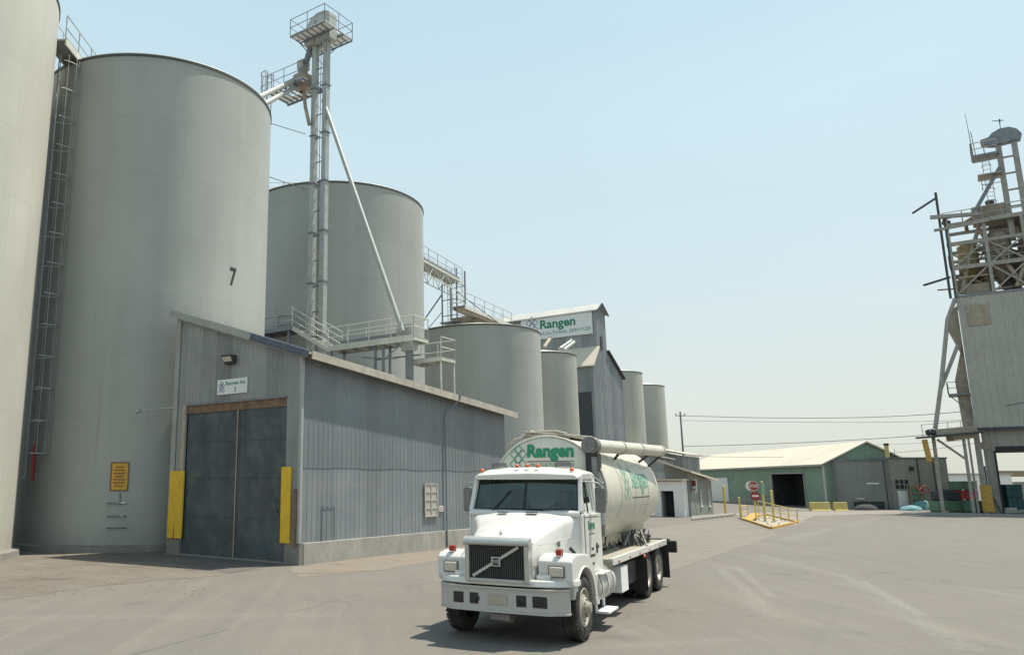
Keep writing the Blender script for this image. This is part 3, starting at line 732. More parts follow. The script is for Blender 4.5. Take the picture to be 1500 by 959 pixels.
# caged ladder to the lower platform
q = MB(); ly = 4.45; zb = H7 + .3
for s in (-1, 1): q.bar((s*.2, ly, zb-1.5), (s*.2, ly, cz+2.0), .04)
z = zb-1.4
while z < cz+2.0: q.cyl((-.2,ly,z),(.2,ly,z),.013,n=5); z += .32
q.build('ladder', M['galv_dark'], eb)
q = MB(); 
def hp_(z): return [(.36*math.cos(a), ly+.68*math.sin(a), z) for a in [math.pi*i/9 for i in range(10)]]
for z in (cz+.1, cz+1.0, cz+2.0): q.tube(hp_(z), .026, 5)
for i in (0, 2, 4, 5, 7, 9): q.bar(hp_(cz+.1)[i], hp_(cz+2.0)[i], .035)
q.build('ladder_cage', M['galv_dark'], eb)
# long spout running down to the receiving platform
R1 = dp(590, 486, 39.3)
q = MB(); S0 = E_(dp(474, 150, 44.0)); S1 = E_(R1); q.cyl(S0+Vector((-.15,-.1,0)), S1, .125, n=12)
for k in (.25, .5, .75): pass
q.build('long_spout', M['galv'], eb)
# guy wires
for (a, b) in (((396,180),(447,197)), ((393,258),(448,278))):
    w = MB(); A = dp(a[0]-4, a[1], 38.5); B_ = dp(b[0], b[1], 42.8); w.cyl(A, B_, .022, n=5)
    o = w.build('guy_wire', M['iron']); tag(o, ('upper' if a[1] < 200 else 'lower') + ' thin cable from the silo numbered 7 to the bucket elevator', 'cable')
# ================================================================== receiving catwalk behind the shed
Rg = dp(606, 493, 39.0); zc2 = Rg.z
n2 = Vector((U.x, U.y, 0))
Lf = pl(480, 512, Rg, U); Ld = (Lf-Rg).dot(V)
print('CATWALK', tuple(Rg), Ld)
cw = thing('catwalk', 'long low railed catwalk with a stair, just above the shed roof', 'catwalk', (Rg.x, Rg.y, 0), GRZ)
# local frame: x=U, y=V ; origin at right end
z0 = zc2
W2 = 1.3
def frame_deck(q, x0, x1, y0, y1, z, step=.9):
    for xx in (x0, x1): q.bar((xx,y0,z-.1), (xx,y1,z-.1), .06, .2)
    n = max(1, round((y1-y0)/step))
    for i in range(n+1): yy = y0+(y1-y0)*i/n; q.bar((x0,yy,z-.1), (x1,yy,z-.1), .05, .14)
q = MB(); frame_deck(q, 0, W2, 0, Ld, z0); q.build('deck_frame', M['lightgalv'], cw)
q = MB(); q.b(.03, W2-.03, 0, Ld, z0, z0+.035); q.build('deck', M['galv'], cw)
q = MB(); railing(q, [(0,.0,z0),(0,Ld,z0)], 1.1, 1.35, .026, (1,.5), toe=True); railing(q, [(0,0,z0),(W2,0,z0),(W2,Ld-.3,z0)], 1.1, 1.35, .026, (1,.5)); q.build('railing', M['lightgalv'], cw)
# conveyor on the deck
q = MB(); q.b(.35, .8, 1.0, Ld-.6, z0+.12, z0+.38); q.build('screw_conveyor', M['galv_dark'], cw)
q = MB(); q.b(.25, .95, .3, 1.3, z0+.05, z0+.75); q.prism([(.25,.3,z0-.02),(.95,.3,z0-.02),(.75,.3,z0-.6),(.45,.3,z0-.6)], (0,.8,0)); q.build('receiving_hopper', M['galv'], cw, bevel=.02)
# columns below
q = MB()
for (xx, yy, w) in ((.6,.7,.30),):
    q.b(xx-w/2, xx+w/2, yy-w/2, yy+w/2, 0, z0-.15)
for (xx, yy) in ((.1, 2.0),(.2,2.6),(1.1,2.3),(.1,Ld-.2),(1.2,Ld-.2)): q.bar((xx,yy,0), (xx,yy,z0-.1), .11)
q.bar((.1,1.2,z0-1.0),(.1,3.4,z0-.75),.07); q.bar((.9,.2,z0-.8),(.9,3.2,z0-.8),.07); q.bar((.1,2.0,z0-1.0),(.1,.7,z0-.2),.05)
q.build('support_frame', M['galv_dark'], cw)
# lower side platform at the right end
lo = z0 - .95
q = MB(); frame_deck(q, 1.35, 2.7, -.75, 1.4, lo); q.build('side_platform_frame', M['lightgalv'], cw)
q = MB(); q.b(1.35, 2.7, -.75, 1.4, lo, lo+.03); q.build('side_platform_deck', M['galv'], cw)
q = MB(); railing(q, [(1.35,-.75,lo),(2.7,-.75,lo),(2.7,1.4,lo)], 1.05, 1.4, .026); q.build('side_platform_railing', M['lightgalv'], cw)
q = MB(); q.bar((2.65,-.7,0), (2.65,-.7,lo), .07); q.bar((1.4,-.7,0),(1.4,-.7,lo),.07); q.build('platform_post', M['lightgalv'], cw)
# stair up to the landing at the left and the landing itself
Lt = pl(427, 478, Rg, U); yl = (Lt-Rg).dot(V); zl2 = Lt.z
q = MB(); q.bar((.05,Ld+.0,z0-.1), (.05,yl,zl2-.1), .06, .22); q.bar((W2-.1,Ld,z0-.1), (W2-.1,yl,zl2-.1), .06, .22)
n = 9
for i in range(1, n): k = i/n; q.b(.05, W2-.1, Ld+(yl-Ld)*k-.12, Ld+(yl-Ld)*k+.12, z0+(zl2-z0)*k-.03, z0+(zl2-z0)*k)
q.build('stair', M['lightgalv'], cw)
q = MB()
for xx in (.02, W2-.08):
    for h in (.36, .72, 1.08): q.cyl((xx,Ld,z0+h), (xx,yl,zl2+h), .026, n=6)
    for k in (0, .5, 1): q.cyl((xx,Ld+(yl-Ld)*k,z0+(zl2-z0)*k), (xx,Ld+(yl-Ld)*k,z0+(zl2-z0)*k+1.12), .026, n=6)
q.build('stair_railing', M['lightgalv'], cw)
ye = yl + 3.6
q = MB(); frame_deck(q, 0, W2, yl, ye, zl2); q.b(.02, W2-.02, yl, ye, zl2, zl2+.03); q.build('landing', M['galv_dark'], cw)
q = MB(); railing(q, [(0,yl,zl2),(0,ye,zl2)], 1.1, 1.4, .024, (1,.66,.33)); railing(q, [(W2,yl,zl2),(W2,ye,zl2)], 1.1, 1.4, .024, (1,.5)); q.build('landing_railing', M['galv'], cw)
q = MB(); 
for (xx, yy) in ((.1,yl+.3),(1.1,ye-.2)): q.bar((xx,yy,0),(xx,yy,zl2-.1),.1)
q.build('landing_post', M['galv_dark'], cw)
# ================================================================== upper truss bridge, its tower and the roof conveyor
A = dp(617, 386, 56.0); B = dp(668, 414, 61.6); B.z = A.z; dB = (B-A).normalized(); A2 = A - dB*3.0
tb = bridge('truss_bridge', 'high truss footbridge reaching out from the wide silo to the ladder tower', A2, B, 1.1, .25, truss=True, sp=1.5)
pb = MB(); pb.bar(Vector((0,0,.2))+Vector((.1,0,0)), B-A2+Vector((.1,0,.2)), .5, .3); pb.build('conveyor_trough', M['galv'], tb)
tw = thing('ladder_tower', 'slim braced ladder tower standing on the squat silo', 'tower', (B.x, B.y, 0), GRZ)
zt = B.z+1.2; zb = H3+.2
q = MB()
for (xx, yy) in ((0,-.05),(0,1.35),(1.3,-.05),(1.3,1.35)): q.bar((xx,yy,zb-.2), (xx,yy,zt if yy < 0 else zt-1.2), .10)
k = zb+.3
while k < zt-1: 
    q.bar((0,-.05,k),(0,1.35,k),.06); q.bar((1.3,-.05,k),(1.3,1.35,k),.05); q.bar((0,-.05,k),(1.3,-.05,k),.05); k += 1.3
q.build('frame', M['galv_dark'], tw)
q = MB(); 
for yy in (.45, .85): q.bar((.05,yy,zb),(.05,yy,zt),.04)
k = zb
while k < zt: q.cyl((.05,.45,k),(.05,.85,k),.015,n=5); k += .33
q.build('ladder', M['galv'], tw)
q = MB(); q.bar((0,1.35,zt-2.0),(-.6,4.6,zb-.6),.09); q.bar((0,1.35,zb+2),( -.3,3.8,zb-.4),.05); q.bar((0,-.05,zt-2.0),(2.2,-3.6,zb+.1),.06); q.build('brace', M['galv_dark'], tw)
q = MB(); q.b(-.2,1.5,-.2,1.5,zb+1.0,zb+1.08); q.build('landing', M['galv_dark'], tw)
q = MB(); q.b(.2,1.2,-1.6,.6,zb+.7,zb+1.4); q.build('drive_box', M['tan'], tw, bevel=.03)
A = dp(672, 449, 58.5); B2 = dp(742, 478, 65.5)
cr = bridge('catwalk', 'railed roof conveyor walk sloping across the squat silo', Vector((A.x,A.y,A.z)), Vector((B2.x,B2.y,max(B2.z,H3+.3))), 1.0, .3, sp=1.7)
pb = MB(); d_ = Vector((B2.x,B2.y,max(B2.z,H3+.3)))-A; pb.bar(Vector((.1,0,-.25)), d_+Vector((.1,0,-.25)), .6, .35); pb.build('conveyor_trough', M['tan'], cr)
# ================================================================== elevator house with the sign
Y0 = 80.0
HO = dp(885, 700, Y0); HO.z = 0
hh = thing('elevator_house', 'tall grey corrugated elevator house carrying a big white sign under its roof', 'building', HO, GRZ)
def hx(x, y): return loc2(pl(x, y, HO, U), HO)   # sign face
def hg(x, y): return loc2(pl(x, y, HO, V), HO)   # gable face
Wd = hg(899, 700)[0]                              # depth of the tower along U
Lh = hx(757, 700)[1] + 1.2
ze = hx(884, 453)[2]; zr_ = hg(891, 443)[2]
ze2 = ze + .0
print('HOUSE', Wd, Lh, ze, zr_)
Wd = max(Wd, 2.6)
rise = Wd*.30
q = MB(); ribs(q, (0,Lh,0), (0,0,0), lambda a: 0, lambda a: ze, (-1,0,0), .35, .03); q.build('sign_wall', M['corr'], hh)
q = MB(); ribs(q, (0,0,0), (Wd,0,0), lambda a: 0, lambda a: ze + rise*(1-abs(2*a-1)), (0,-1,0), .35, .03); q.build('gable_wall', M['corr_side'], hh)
q = MB(); ribs(q, (Wd,0,0), (Wd,Lh,0), lambda a: 0, lambda a: ze, (1,0,0), .35, .03); q.add([(0,Lh,0),(Wd,Lh,0),(Wd,Lh,ze),(Wd/2,Lh,ze+rise),(0,Lh,ze)], [(0,1,2,3,4)]); q.build('rear_wall', M['corr'], hh)
def gable_roof(q, x0, x1, y0, y1, ze, rise, ov=.25, th=.12):
    xm = (x0+x1)/2; sl_ = rise/((x1-x0)/2)
    A_ = [(x0-ov, ze-ov*sl_), (xm, ze+rise), (x1+ov, ze-ov*sl_)]
    pts = [Vector((a, y0-ov, z+.04)) for a, z in A_] + [Vector((a, y0-ov, z+.04+th)) for a, z in A_][::-1]
    q.prism(pts, (0, y1-y0+2*ov, 0))
q = MB(); gable_roof(q, 0, Wd, 0, Lh, ze, rise); q.build('roof', M['roofmetal'], hh)
q = MB(); q.bar((-.3,-.29,ze-.2),(Wd/2,-.29,ze+rise+.1),.08,.22); q.bar((Wd/2,-.29,ze+rise+.1),(Wd+.3,-.29,ze-.2),.08,.22); q.build('verge_trim', M['iron'], hh)
q = MB(); gx = Wd*.45; q.b(gx-.3, gx+.3, -.09, -.03, ze-4.0, ze-2.6); q.build('louvre', M['iron'], hh)
# sign
sr = hx(868, 470)[1]; sl_ = hx(764, 480)[1]; szt = hx(868, 454)[2]; szb = hx(868, 489)[2]
q = MB(); q.b(-.14, -.05, sr, sl_, szb, szt); sg = q.build('sign_board', M['signwhite'], hh)
W_ = sl_-sr; Hs = szt-szb
ff = lambda s, t_: Vector((-.146, sl_-s, szb+t_))
r0 = sl_-hx(792, 480)[1]; r1 = sl_-hx(844, 480)[1]
q = MB(); letter(q, 'Rangen', ff, r1-r0, Hs*.36, .03, r0, Hs*.46); q.build('sign_name', M['gtext'], sg)
q = MB(); r2 = sl_-hx(866, 480)[1]; a_ = W_*.06; letter(q, 'AGRICULTURAL SERVICES', ff, r2-a_-(r0-a_)*.42, Hs*.13, .01, a_+(r0-a_)*.42, Hs*.17, 1.15); q.build('sign_line', M['gtext'], sg)
q = MB(); lattice(q, ff, r0*.56+.05, Hs*.62, Hs*.15, Hs*.035); q.build('sign_emblem', M['btext'], sg)
# lower wing: gable face flush, cream lean roof
xg1 = hg(914, 600)[0]; zg1 = hg(914, 555)[2]; zp = hg(899, 519)[2]
Xl = 1.9
# side wing in front (projects towards the yard)
yf = .0
zwl = dp(871, 533, HO.y-1.0).z
ow = -hg(871, 600)[0]
print('WING', ow, zwl, xg1, zg1, zp)
ow = max(1.6, min(ow, 4.5))
q = MB(); ribs(q, (-ow,-.02,0), (0,-.02,0), lambda a: 0, lambda a: zwl+(hg(883,512)[2]-zwl)*a, (0,-1,0), .35, .03); q.build('wing_gable', M['corr_side'], hh)
q = MB(); ribs(q, (-ow,6.0,0), (-ow,0,0), lambda a: 0, lambda a: zwl, (-1,0,0), .35, .03); q.build('wing_wall', M['corr'], hh)
zz = hg(883,512)[2]
q = MB(); q.add([(-ow-.25,-.3,zwl-.2),(.0,-.3,zz+.12),(.0,6.2,zz+.12),(-ow-.25,6.2,zwl-.2)] + [(-ow-.25,-.3,zwl-.32),(.0,-.3,zz),(.0,6.2,zz),(-ow-.25,6.2,zwl-.32)], [(0,1,2,3),(7,6,5,4),(0,4,5,1),(1,5,6,2),(2,6,7,3),(3,7,4,0)]); q.build('wing_roof', M['creamroof'], hh)
q = MB(); q.b(-ow-.10, -ow-.035, .25, 3.4, 0, zwl*.80); q.build('wing_door', M['iron'], hh)
# rear wing to the right
q = MB(); ribs(q, (Wd,.02,0), (xg1,.02,0), lambda a: 0, lambda a: zp+(zg1-zp)*a, (0,-1,0), .35, .03); q.build('rear_wing_gable', M['corr_side'], hh)
q = MB(); q.add([(Wd,-.3,zp+.15),(xg1+.3,-.3,zg1+.0),(xg1+.3,7,zg1+.0),(Wd,7,zp+.15)]+[(Wd,-.3,zp+.02),(xg1+.3,-.3,zg1-.14),(xg1+.3,7,zg1-.14),(Wd,7,zp+.02)], [(0,1,2,3),(7,6,5,4),(0,4,5,1),(1,5,6,2),(2,6,7,3),(3,7,4,0)]); q.build('rear_wing_roof', M['iron'], hh)
q = MB(); ribs(q, (xg1,0,0), (xg1,7,0), lambda a: 0, lambda a: zg1-.15, (1,0,0), .35, .03); q.build('rear_wing_wall', M['corr'], hh)
# small spouts on the roof of the narrow silo in front of it
for k, (a, b) in enumerate((((797,509),(806,496)), ((820,511),(838,499)), ((826,513),(842,501)))):
    q = MB(); q.cyl(dp(a[0],a[1],C4.y), dp(b[0],b[1],C4.y+2), .16, n=8); q.cyl(dp(b[0],b[1],C4.y+2), dp(b[0]+1,b[1]-1,C4.y+2), .24, n=8)
    o = q.build('roof_spout', M['galv'] if k else M['tan']); tag(o, ['tan grain spout standing over the narrow silo, leftmost below the big sign', 'middle of three slanted spouts between the big sign and the narrow silo', 'rightmost slanted spout between the big sign and the narrow silo'][k], 'spout', 'spouts over the narrow silo')
# low lean-to in front of the row of silos, seen above the truck
a, b = dp(745, 628, 60), dp(985, 672, 84)
q = MB(); ql = thing('lean_to_roof', 'low pale roofed lean-to along the foot of the silos, behind the truck', 'building', (a.x, a.y, 0))
d_ = Vector((b.x-a.x, b.y-a.y, 0)); nn = Vector((-d_.y, d_.x, 0)).normalized(); h0 = a.z; h1 = b.z
ribs(q, (0,0,0), d_, lambda k: 0, lambda k: h0+(h1-h0)*k, -nn, .4, .03); q.build('wall', M['corr'], ql)
q = MB(); v_ = [Vector((0,0,h0))-nn*.3, Vector((d_.x,d_.y,h1))-nn*.3, Vector((d_.x,d_.y,h1+.5))+nn*2.2, Vector((0,0,h0+.5))+nn*2.2]
q.add(v_+[p_-Vector((0,0,.12)) for p_ in v_], [(0,1,2,3),(7,6,5,4),(0,4,5,1),(1,5,6,2),(2,6,7,3),(3,7,4,0)]); q.build('roof', M['roofmetal'], ql)
# ================================================================== scale house at the gate
a = gp(986, 756); b = gp(1046, 751)
az = math.atan2((b-a).y, (b-a).x); TO = gp(1013, 757)
# corner nearest the camera at px 1013; long wall recedes to the right, door wall faces left-front
th_ = thing('scale_house', 'small block office with a white framed doorway and a low pale roof', 'building', TO, GRZ)
def tx(x, y): return loc2(pl(x, y, TO, U), TO)
def tg_(x, y): return loc2(pl(x, y, TO, V), TO)
xe = tg_(1044, 720)[0]; yl_ = tx(975, 720)[1]
zt1 = tg_(1013, 692)[2]; zt2 = tg_(1044, 704)[2]; 
print('SCALE', xe, yl_, zt1, zt2, tuple(TO))
xe = min(xe, 6.0)
q = MB(); ribs(q, (0,0,0), (xe,0,0), lambda k: 0, lambda k: zt1+(zt2-zt1)*k, (0,-1,0), .9, .02); q.build('side_wall', M['greywall'], th_)
q = MB(); ribs(q, (0,yl_,0), (0,0,0), lambda k: 0, lambda k: zt1+.9*(1-k), (-1,0,0), .9, .02); q.build('front_wall', M['greywall'], th_)
q = MB(); q.add([(xe,0,0),(xe,yl_,0),(xe,yl_,zt2+.5),(xe,0,zt2),(0,yl_,0),(0,yl_,zt1+.9)], [(0,1,2,3),(1,4,5,2)]); q.build('rear_wall', M['greywall'], th_)
q = MB(); v_ = [Vector(p_) for p_ in ((-.7,-.45,zt1+.1),(xe+.5,-.45,zt2+.1),(xe+.5,yl_+.3,zt2+.6),(-.7,yl_+.3,zt1+1.0))]
q.add(v_+[p_-Vector((0,0,.16)) for p_ in v_], [(0,1,2,3),(7,6,5,4),(0,4,5,1),(1,5,6,2),(2,6,7,3),(3,7,4,0)]); q.build('roof', M['creamroof'], th_)
# porch with open doorway
py0, py1 = tx(1011, 730)[1], tx(981, 730)[1]; zpt = tx(1000, 704)[2]; dz = tx(995, 719)[2]
pd = -1.0
q = MB()
y0_, y1_ = .15, max(2.4, py1*.8)
q.b(pd, -.02, y0_, y0_+.12, 0, zpt); q.b(pd, -.02, y1_-.12, y1_, 0, zpt)
q.b(pd, pd+.1, y0_+.12, y0_+.75, 0, zpt); q.b(pd, pd+.1, y1_-.55, y1_-.12, 0, zpt); q.b(pd, pd+.1, y0_+.75, y1_-.55, dz, zpt); q.b(pd, -.02, y0_+.12, y1_-.12, zpt-.1, zpt-.003)
q.build('porch', M['white'], th_)
q = MB(); q.b(pd-.25, 0, y0_-.15, y1_+.15, zpt, zpt+.12); q.build('porch_roof', M['creamroof'], th_)
q = MB(); q.b(-.10, -.03, y0_+.12, y1_-.12, 0, zpt-.1); q.build('doorway', M['dark'], th_)  # dark slab: shade of the open doorway put into its colour
q = MB(); q.b(pd+.12, -.12, y1_-.62, y1_-.56, 0, dz); q.build('open_door', M['greywall2'], th_)
for k, xx in enumerate((1026, 1038)):
    c_ = tg_(xx, 730); q = MB(); q.b(c_[0]-.22, c_[0]+.22, -.07, -.03, tg_(xx, 741)[2], tg_(xx, 717)[2]); w_ = q.build('window', M['whitewin'], th_)
    q = MB(); q.b(c_[0]-.28, c_[0]+.28, -.09, -.03, tg_(xx, 741)[2]-.08, tg_(xx, 741)[2]); q.build('sill', M['white'], w_)
# notice beside the door
c_ = gp(1021, 757); nt_ = thing('wall_notice', 'small white and red notice at the corner of the block office', 'sign', c_, GRZ+RAD(-45))
q = MB(); q.cyl((0,0,0),(0,0,2.6),.03,n=6); q.build('post', M['galv'], nt_)
q = MB(); q.b(-.05,-.02,-.35,.35,1.75,2.75); q.build('board', M['signwhite'], nt_)
q = MB(); q.b(-.056,-.052,-.28,.28,2.25,2.65); q.b(-.056,-.052,-.25,.25,1.95,2.02); q.build('red_panel', M['red'], nt_)
# kerb in front
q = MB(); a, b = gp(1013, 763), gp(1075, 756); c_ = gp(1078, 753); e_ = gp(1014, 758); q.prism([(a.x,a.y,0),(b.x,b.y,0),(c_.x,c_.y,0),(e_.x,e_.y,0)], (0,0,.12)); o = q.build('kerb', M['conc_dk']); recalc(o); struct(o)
# taller grey building behind it
c_ = dp(1003, 700, 86); c_.z = 0
gb = thing('annex_building', 'dark grey building with a pale roof edge, rising behind the small block office', 'building', c_, GRZ)
zA = dp(1001, 668, 86).z; q = MB(); ribs(q, (0,0,0), (0,9,0), lambda k: 0, lambda k: zA+1.8*k, (-1,0,0), .4, .03); ribs(q, (0,0,0), (6,0,0), lambda k: 0, lambda k: zA, (0,-1,0), .4, .03); q.build('wall', M['corr'], gb)
q = MB(); v_ = [Vector(p_) for p_ in ((-.5,-.4,zA+.05),(6,-.4,zA+.05),(6,9,zA+1.9),(-.5,9,zA+1.9))]; q.add(v_+[p_+Vector((0,0,.18)) for p_ in v_], [(3,2,1,0),(4,5,6,7),(0,1,5,4),(1,2,6,5),(2,3,7,6),(3,0,4,7)]); q.build('roof', M['fascia'], gb)
q = MB(); q.b(-.12,-.04,2.0,2.7,zA-1.2,zA-.8); q.build('wall_lamp', M['signwhite'], gb)
# ================================================================== green warehouse
GC = gp(1213, 745); GC.z = 0
e1 = dp(1213, 680, GC.y).z
gl = Vector((34.6, 104.0, 0)) ; 
# far left end chosen so that the eave meets the scale house roof
dgr = (pl(1003, 690, Vector((0,118,0)), (0,1,0)) - GC); dgr.z = 0
LEN = 44.0; dgr.normalize()
gwz = math.atan2(dgr.y, dgr.x)
gw = thing('green_warehouse', 'long green metal warehouse with a cream roof and a dark open doorway', 'building', GC, gwz)
# local x: along the long wall (away, left) ; local y: negative = towards the gable side
n_ = Vector((dgr.y, -dgr.x, 0))
def wx(x, y):
    P = pl(x, y, GC, n_); r = P-GC; return Vector((r.dot(dgr), 0, P.z))
Lx = wx(1003, 690).x; Lx = max(30, min(Lx, 90))
zl_ = wx(1003, 689).z
GW = 8.6; e1 = dp(1213, 680, GC.y).z; rg = 2.05
print('GREEN', Lx, e1, zl_)
# gable runs along -y (to the right in view)
sgn = -1
q = MB()
d0, d1 = wx(1180, 720).x, wx(1133, 720).x; dzz = wx(1156, 694).z
ribs(q, (Lx,0,0), (d1,0,0), lambda k: .55, lambda k: e1, (0,-sgn,0), .6, .03); ribs(q, (d0,0,0), (0,0,0), lambda k: .55, lambda k: e1, (0,-sgn,0), .6, .03); ribs(q, (d1,0,0), (d0,0,0), lambda k: dzz, lambda k: e1, (0,-sgn,0), .6, .03)
q.build('long_wall', M['wgreen'], gw)
q = MB(); ribs(q, (0,0,0), (0,sgn*GW,0), lambda k: .55, lambda k: e1+rg*(1-abs(2*k-1)), (-1,0,0), .6, .03); q.build('gable_wall', M['wgreen'], gw)
q = MB(); q.add([(Lx,0,0),(Lx,sgn*GW,0),(Lx,sgn*GW,e1),(Lx,sgn*GW/2,e1+rg),(Lx,0,e1)], [(0,1,2,3,4)]); q.add([(0,sgn*GW,0),(Lx,sgn*GW,0),(Lx,sgn*GW,e1),(0,sgn*GW,e1)], [(0,1,2,3)]); q.build('rear_wall', M['wgreen'], gw)
q = MB()
ov = .35
P_ = [(-ov, -sgn*ov, e1-ov*.45), (-ov, sgn*GW/2, e1+rg+.03), (-ov, sgn*(GW+ov), e1-ov*.45)]
pts = [Vector(p_)+Vector((0,0,.05)) for p_ in P_] + [Vector(p_)+Vector((0,0,.17)) for p_ in P_][::-1]
q.prism(pts, (Lx+2*ov,0,0)); o = q.build('roof', M['creamroof'], gw); recalc(o)
q = MB(); q.b(0, d0, -.03, .1, 0, .56); q.b(d1, Lx, -.03, .1, 0, .56); q.b(-.1, .05, -GW, .12, 0, .563); q.build('plinth', M['conc'], gw)
q = MB(); q.bar((-ov+.02,-sgn*ov,e1-.12),(Lx,-sgn*ov,e1-.12),.08,.14); q.build('gutter', M['galv'], gw)
q = MB(); q.bar((-.02,.06,.5),(-.02,.06,e1-.1),.16,.16); q.build('corner_trim', M['lightgalv'], gw)
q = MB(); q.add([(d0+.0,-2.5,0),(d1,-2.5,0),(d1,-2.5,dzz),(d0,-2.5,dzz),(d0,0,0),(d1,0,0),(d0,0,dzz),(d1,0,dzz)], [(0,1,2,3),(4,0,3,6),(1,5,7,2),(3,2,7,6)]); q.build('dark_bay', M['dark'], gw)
q = MB(); q.bar((d0-.05,.05,0),(d0-.05,.05,dzz),.12); q.bar((d1+.05,.05,0),(d1+.05,.05,dzz),.12); q.bar((d0,.05,dzz+.05),(d1,.05,dzz+.05),.12); q.build('door_frame', M['galv'], gw)
q = MB(); q.b(d0+.4, d0+1.2, -1.9, -1.1, 0, 1.7); q.b(d0+1.4, d0+2.3, -1.8, -1.2, 0, 1.1); q.build('stored_pallet', M['tealdark'], gw)
s0_, s1_ = wx(1068, 720).x, wx(1040, 720).x
q = MB(); q.b(s0_, s1_, .03, .12, .1, wx(1055, 700).z); q.build('sliding_door', M['white'], gw)
q = MB(); q.bar((s0_-2,.15,wx(1055,699).z),(s1_+1,.15,wx(1055,699).z),.07); q.build('door_track', M['galv'], gw)
# yellow concrete barriers before it
for k, (xa, xb, cl) in enumerate(((1187, 1216, 'yellow_old'), (1222, 1241, 'yellow_old'))):
    a, b = gp(xa, 748), gp(xb, 748); q = MB(); w = (b-a).length
    q.prism([(-w/2,-.28,0),(-w/2,.28,0),(-w/2,.2,.12),(-w/2,.1,.75),(-w/2,-.1,.75),(-w/2,-.2,.12)], (w,0,0))
    o = q.build('concrete_barrier', M[cl], bevel=.03); recalc(o); o.location = (a+b)/2
    tag(o, ['long faded yellow barrier block right of the warehouse doorway', 'short faded yellow barrier block at the warehouse corner'][k], 'barrier', 'yellow barrier blocks')
# ================================================================== grey buildings at the right
for k, (xa, xb, yt, yb, m, nm, lb) in enumerate(((1247, 1310, 675, 746, 'greywall', 'workshop_building', 'plain dark grey flat-roofed block beside the green warehouse'),
                                              (1311, 1396, 672, 747, 'greywall2', 'workshop_building', 'pale grey flat-roofed workshop with vents on top, left of the mill'))):
    Yb = 76.5 - k*.4; a = dp(xa, yb, Yb); b = dp(xb, yb, Yb); a.z = b.z = 0; h = dp(xa, yt, Yb).z; w = (b-a).length
    g_ = thing(nm, lb, 'building', a, 0)
    D_ = 5
    q = MB(); ribs(q, (0,0,0), (w,0,0), lambda q_: 0, lambda q_: h, (0,-1,0), 1.2 if k == 0 else .9, .02); q.add([(0,0,0),(0,D_,0),(0,D_,h),(0,0,h),(w,0,0),(w,D_,0),(w,D_,h),(w,0,h)], [(0,3,2,1),(4,5,6,7),(1,2,6,5)]); q.build('wall', M[m], g_)
    q = MB(); q.b(-.08, w+.05, -.1, D_, h, h+.14); q.build('roof', M['galv_dark'], g_)
    if k == 0:
        q = MB(); q.b(1.7,2.9,-.06,-.03,2.35,2.5); q.build('wall_plate', M['signwhite'], g_)
        q = MB(); q.b(w*.86,w*.88,-.05,-.03,0,h); q.build('wall_seam', M['iron'], g_)
        q = MB(); q.b(.3,3.2,-.055,-.03,0,.75); q.build('lower_dark_board', M['iron'], g_)  # dark board along the foot of the wall
        q = MB(); q.b(.6,1.3,-.12,-.03,.95,1.05); q.build('shelf', M['signwhite'], g_)
    else:
        q = MB(); q.b(.25,1.6,-.05,-.02,1.9,2.8); w_ = q.build('window', M['dark'], g_)
        q = MB()
        for xx in (.25,.7,1.15,1.6): q.b(xx-.03,xx+.03,-.07,-.04,1.9,2.8)
        for zz in (1.9,2.35,2.8): q.b(.25,1.6,-.071,-.042,zz-.03,zz+.03)
        q.build('window_frame', M['galv'], w_)
        q = MB(); q.b(.45,1.4,-.06,-.025,0,1.75); q.build('door', M['white'], g_)
        q = MB()
        for xx in (2.6, 4.1): q.b(xx, xx+.1, -.06, -.03, .2, h)
        q.build('wall_seam', M['iron'], g_)
        q = MB(); q.b(1.8,2.1,-.3,-.03,3.6,4.0); q.build('wall_lamp', M['iron'], g_)
        q = MB(); q.cyl((.55,1,h+.1),(.55,1,h+1.35),.19,n=10); q.build('chimney', M['yellow_old'], g_)
        q = MB(); q.cyl((.55,1,h+1.3),(.55,1,h+1.5),.24,n=10); q.build('chimney_cap', M['iron'], g_)
        q = MB(); q.cyl((1.05,1.4,h+.1),(1.05,1.4,h+.35),.12,n=8); q.lathe([(.02,.75),(.22,.65),(.27,.5),(.22,.35),(.1,.3)], c=(1.05,1.4,h), n=12); q.build('roof_ventilator', M['iron'], g_)
        q = MB(); q.cyl((1.6,1.5,h),(1.6,1.5,h+1.0),.02,n=5); q.build('aerial', M['iron'], g_)
# ================================================================== stop signs, pit with yellow rails
P = gp(1108, 763); sp = thing('stop_sign', 'red stop sign with a second round sign below on a yellow post', 'sign', P, RAD(-12))
q = MB(); q.cyl((0,0,0),(0,0,2.62),.04,n=8); q.build('post', M['yellow'], sp)
def octo(r, y, n=8, c=(0,0), rot=22.5): return [(c[0]+r*math.cos(RAD(rot+360/n*k)), y, c[1]+r*math.sin(RAD(rot+360/n*k))) for k in range(n)]
q = MB(); q.prism(octo(.34,-.07,c=(0,2.28)), (0,.02,0)); b_ = q.build('stop_plate', M['red'], sp); recalc(b_)
fs = lambda s, t_: Vector((s, -.076, t_))
q = MB(); letter(q, 'STOP', fs, .48, .20, .02, 0, 2.18, anchor='c'); q.build('stop_lettering', M['signwhite'], b_)
q = MB()
oc = octo(.325,-.073,c=(0,2.28)); ic = octo(.30,-.073,c=(0,2.28))
for k in range(8): q.add([oc[k], oc[(k+1)%8], ic[(k+1)%8], ic[k]], [(0,1,2,3)])
q.build('white_border', M['signwhite'], b_)
q = MB(); q.lathe([(.0,-.075),(.29,-.075),(.29,-.05)], c=(.06,0,1.62), axis='y', n=24, smooth=False); rd = q.build('round_plate', M['red'], sp); recalc(rd)
q = MB(); q.b(-.15,.27,-.082,-.078,1.57,1.69); q.build('white_bar', M['signwhite'], rd)
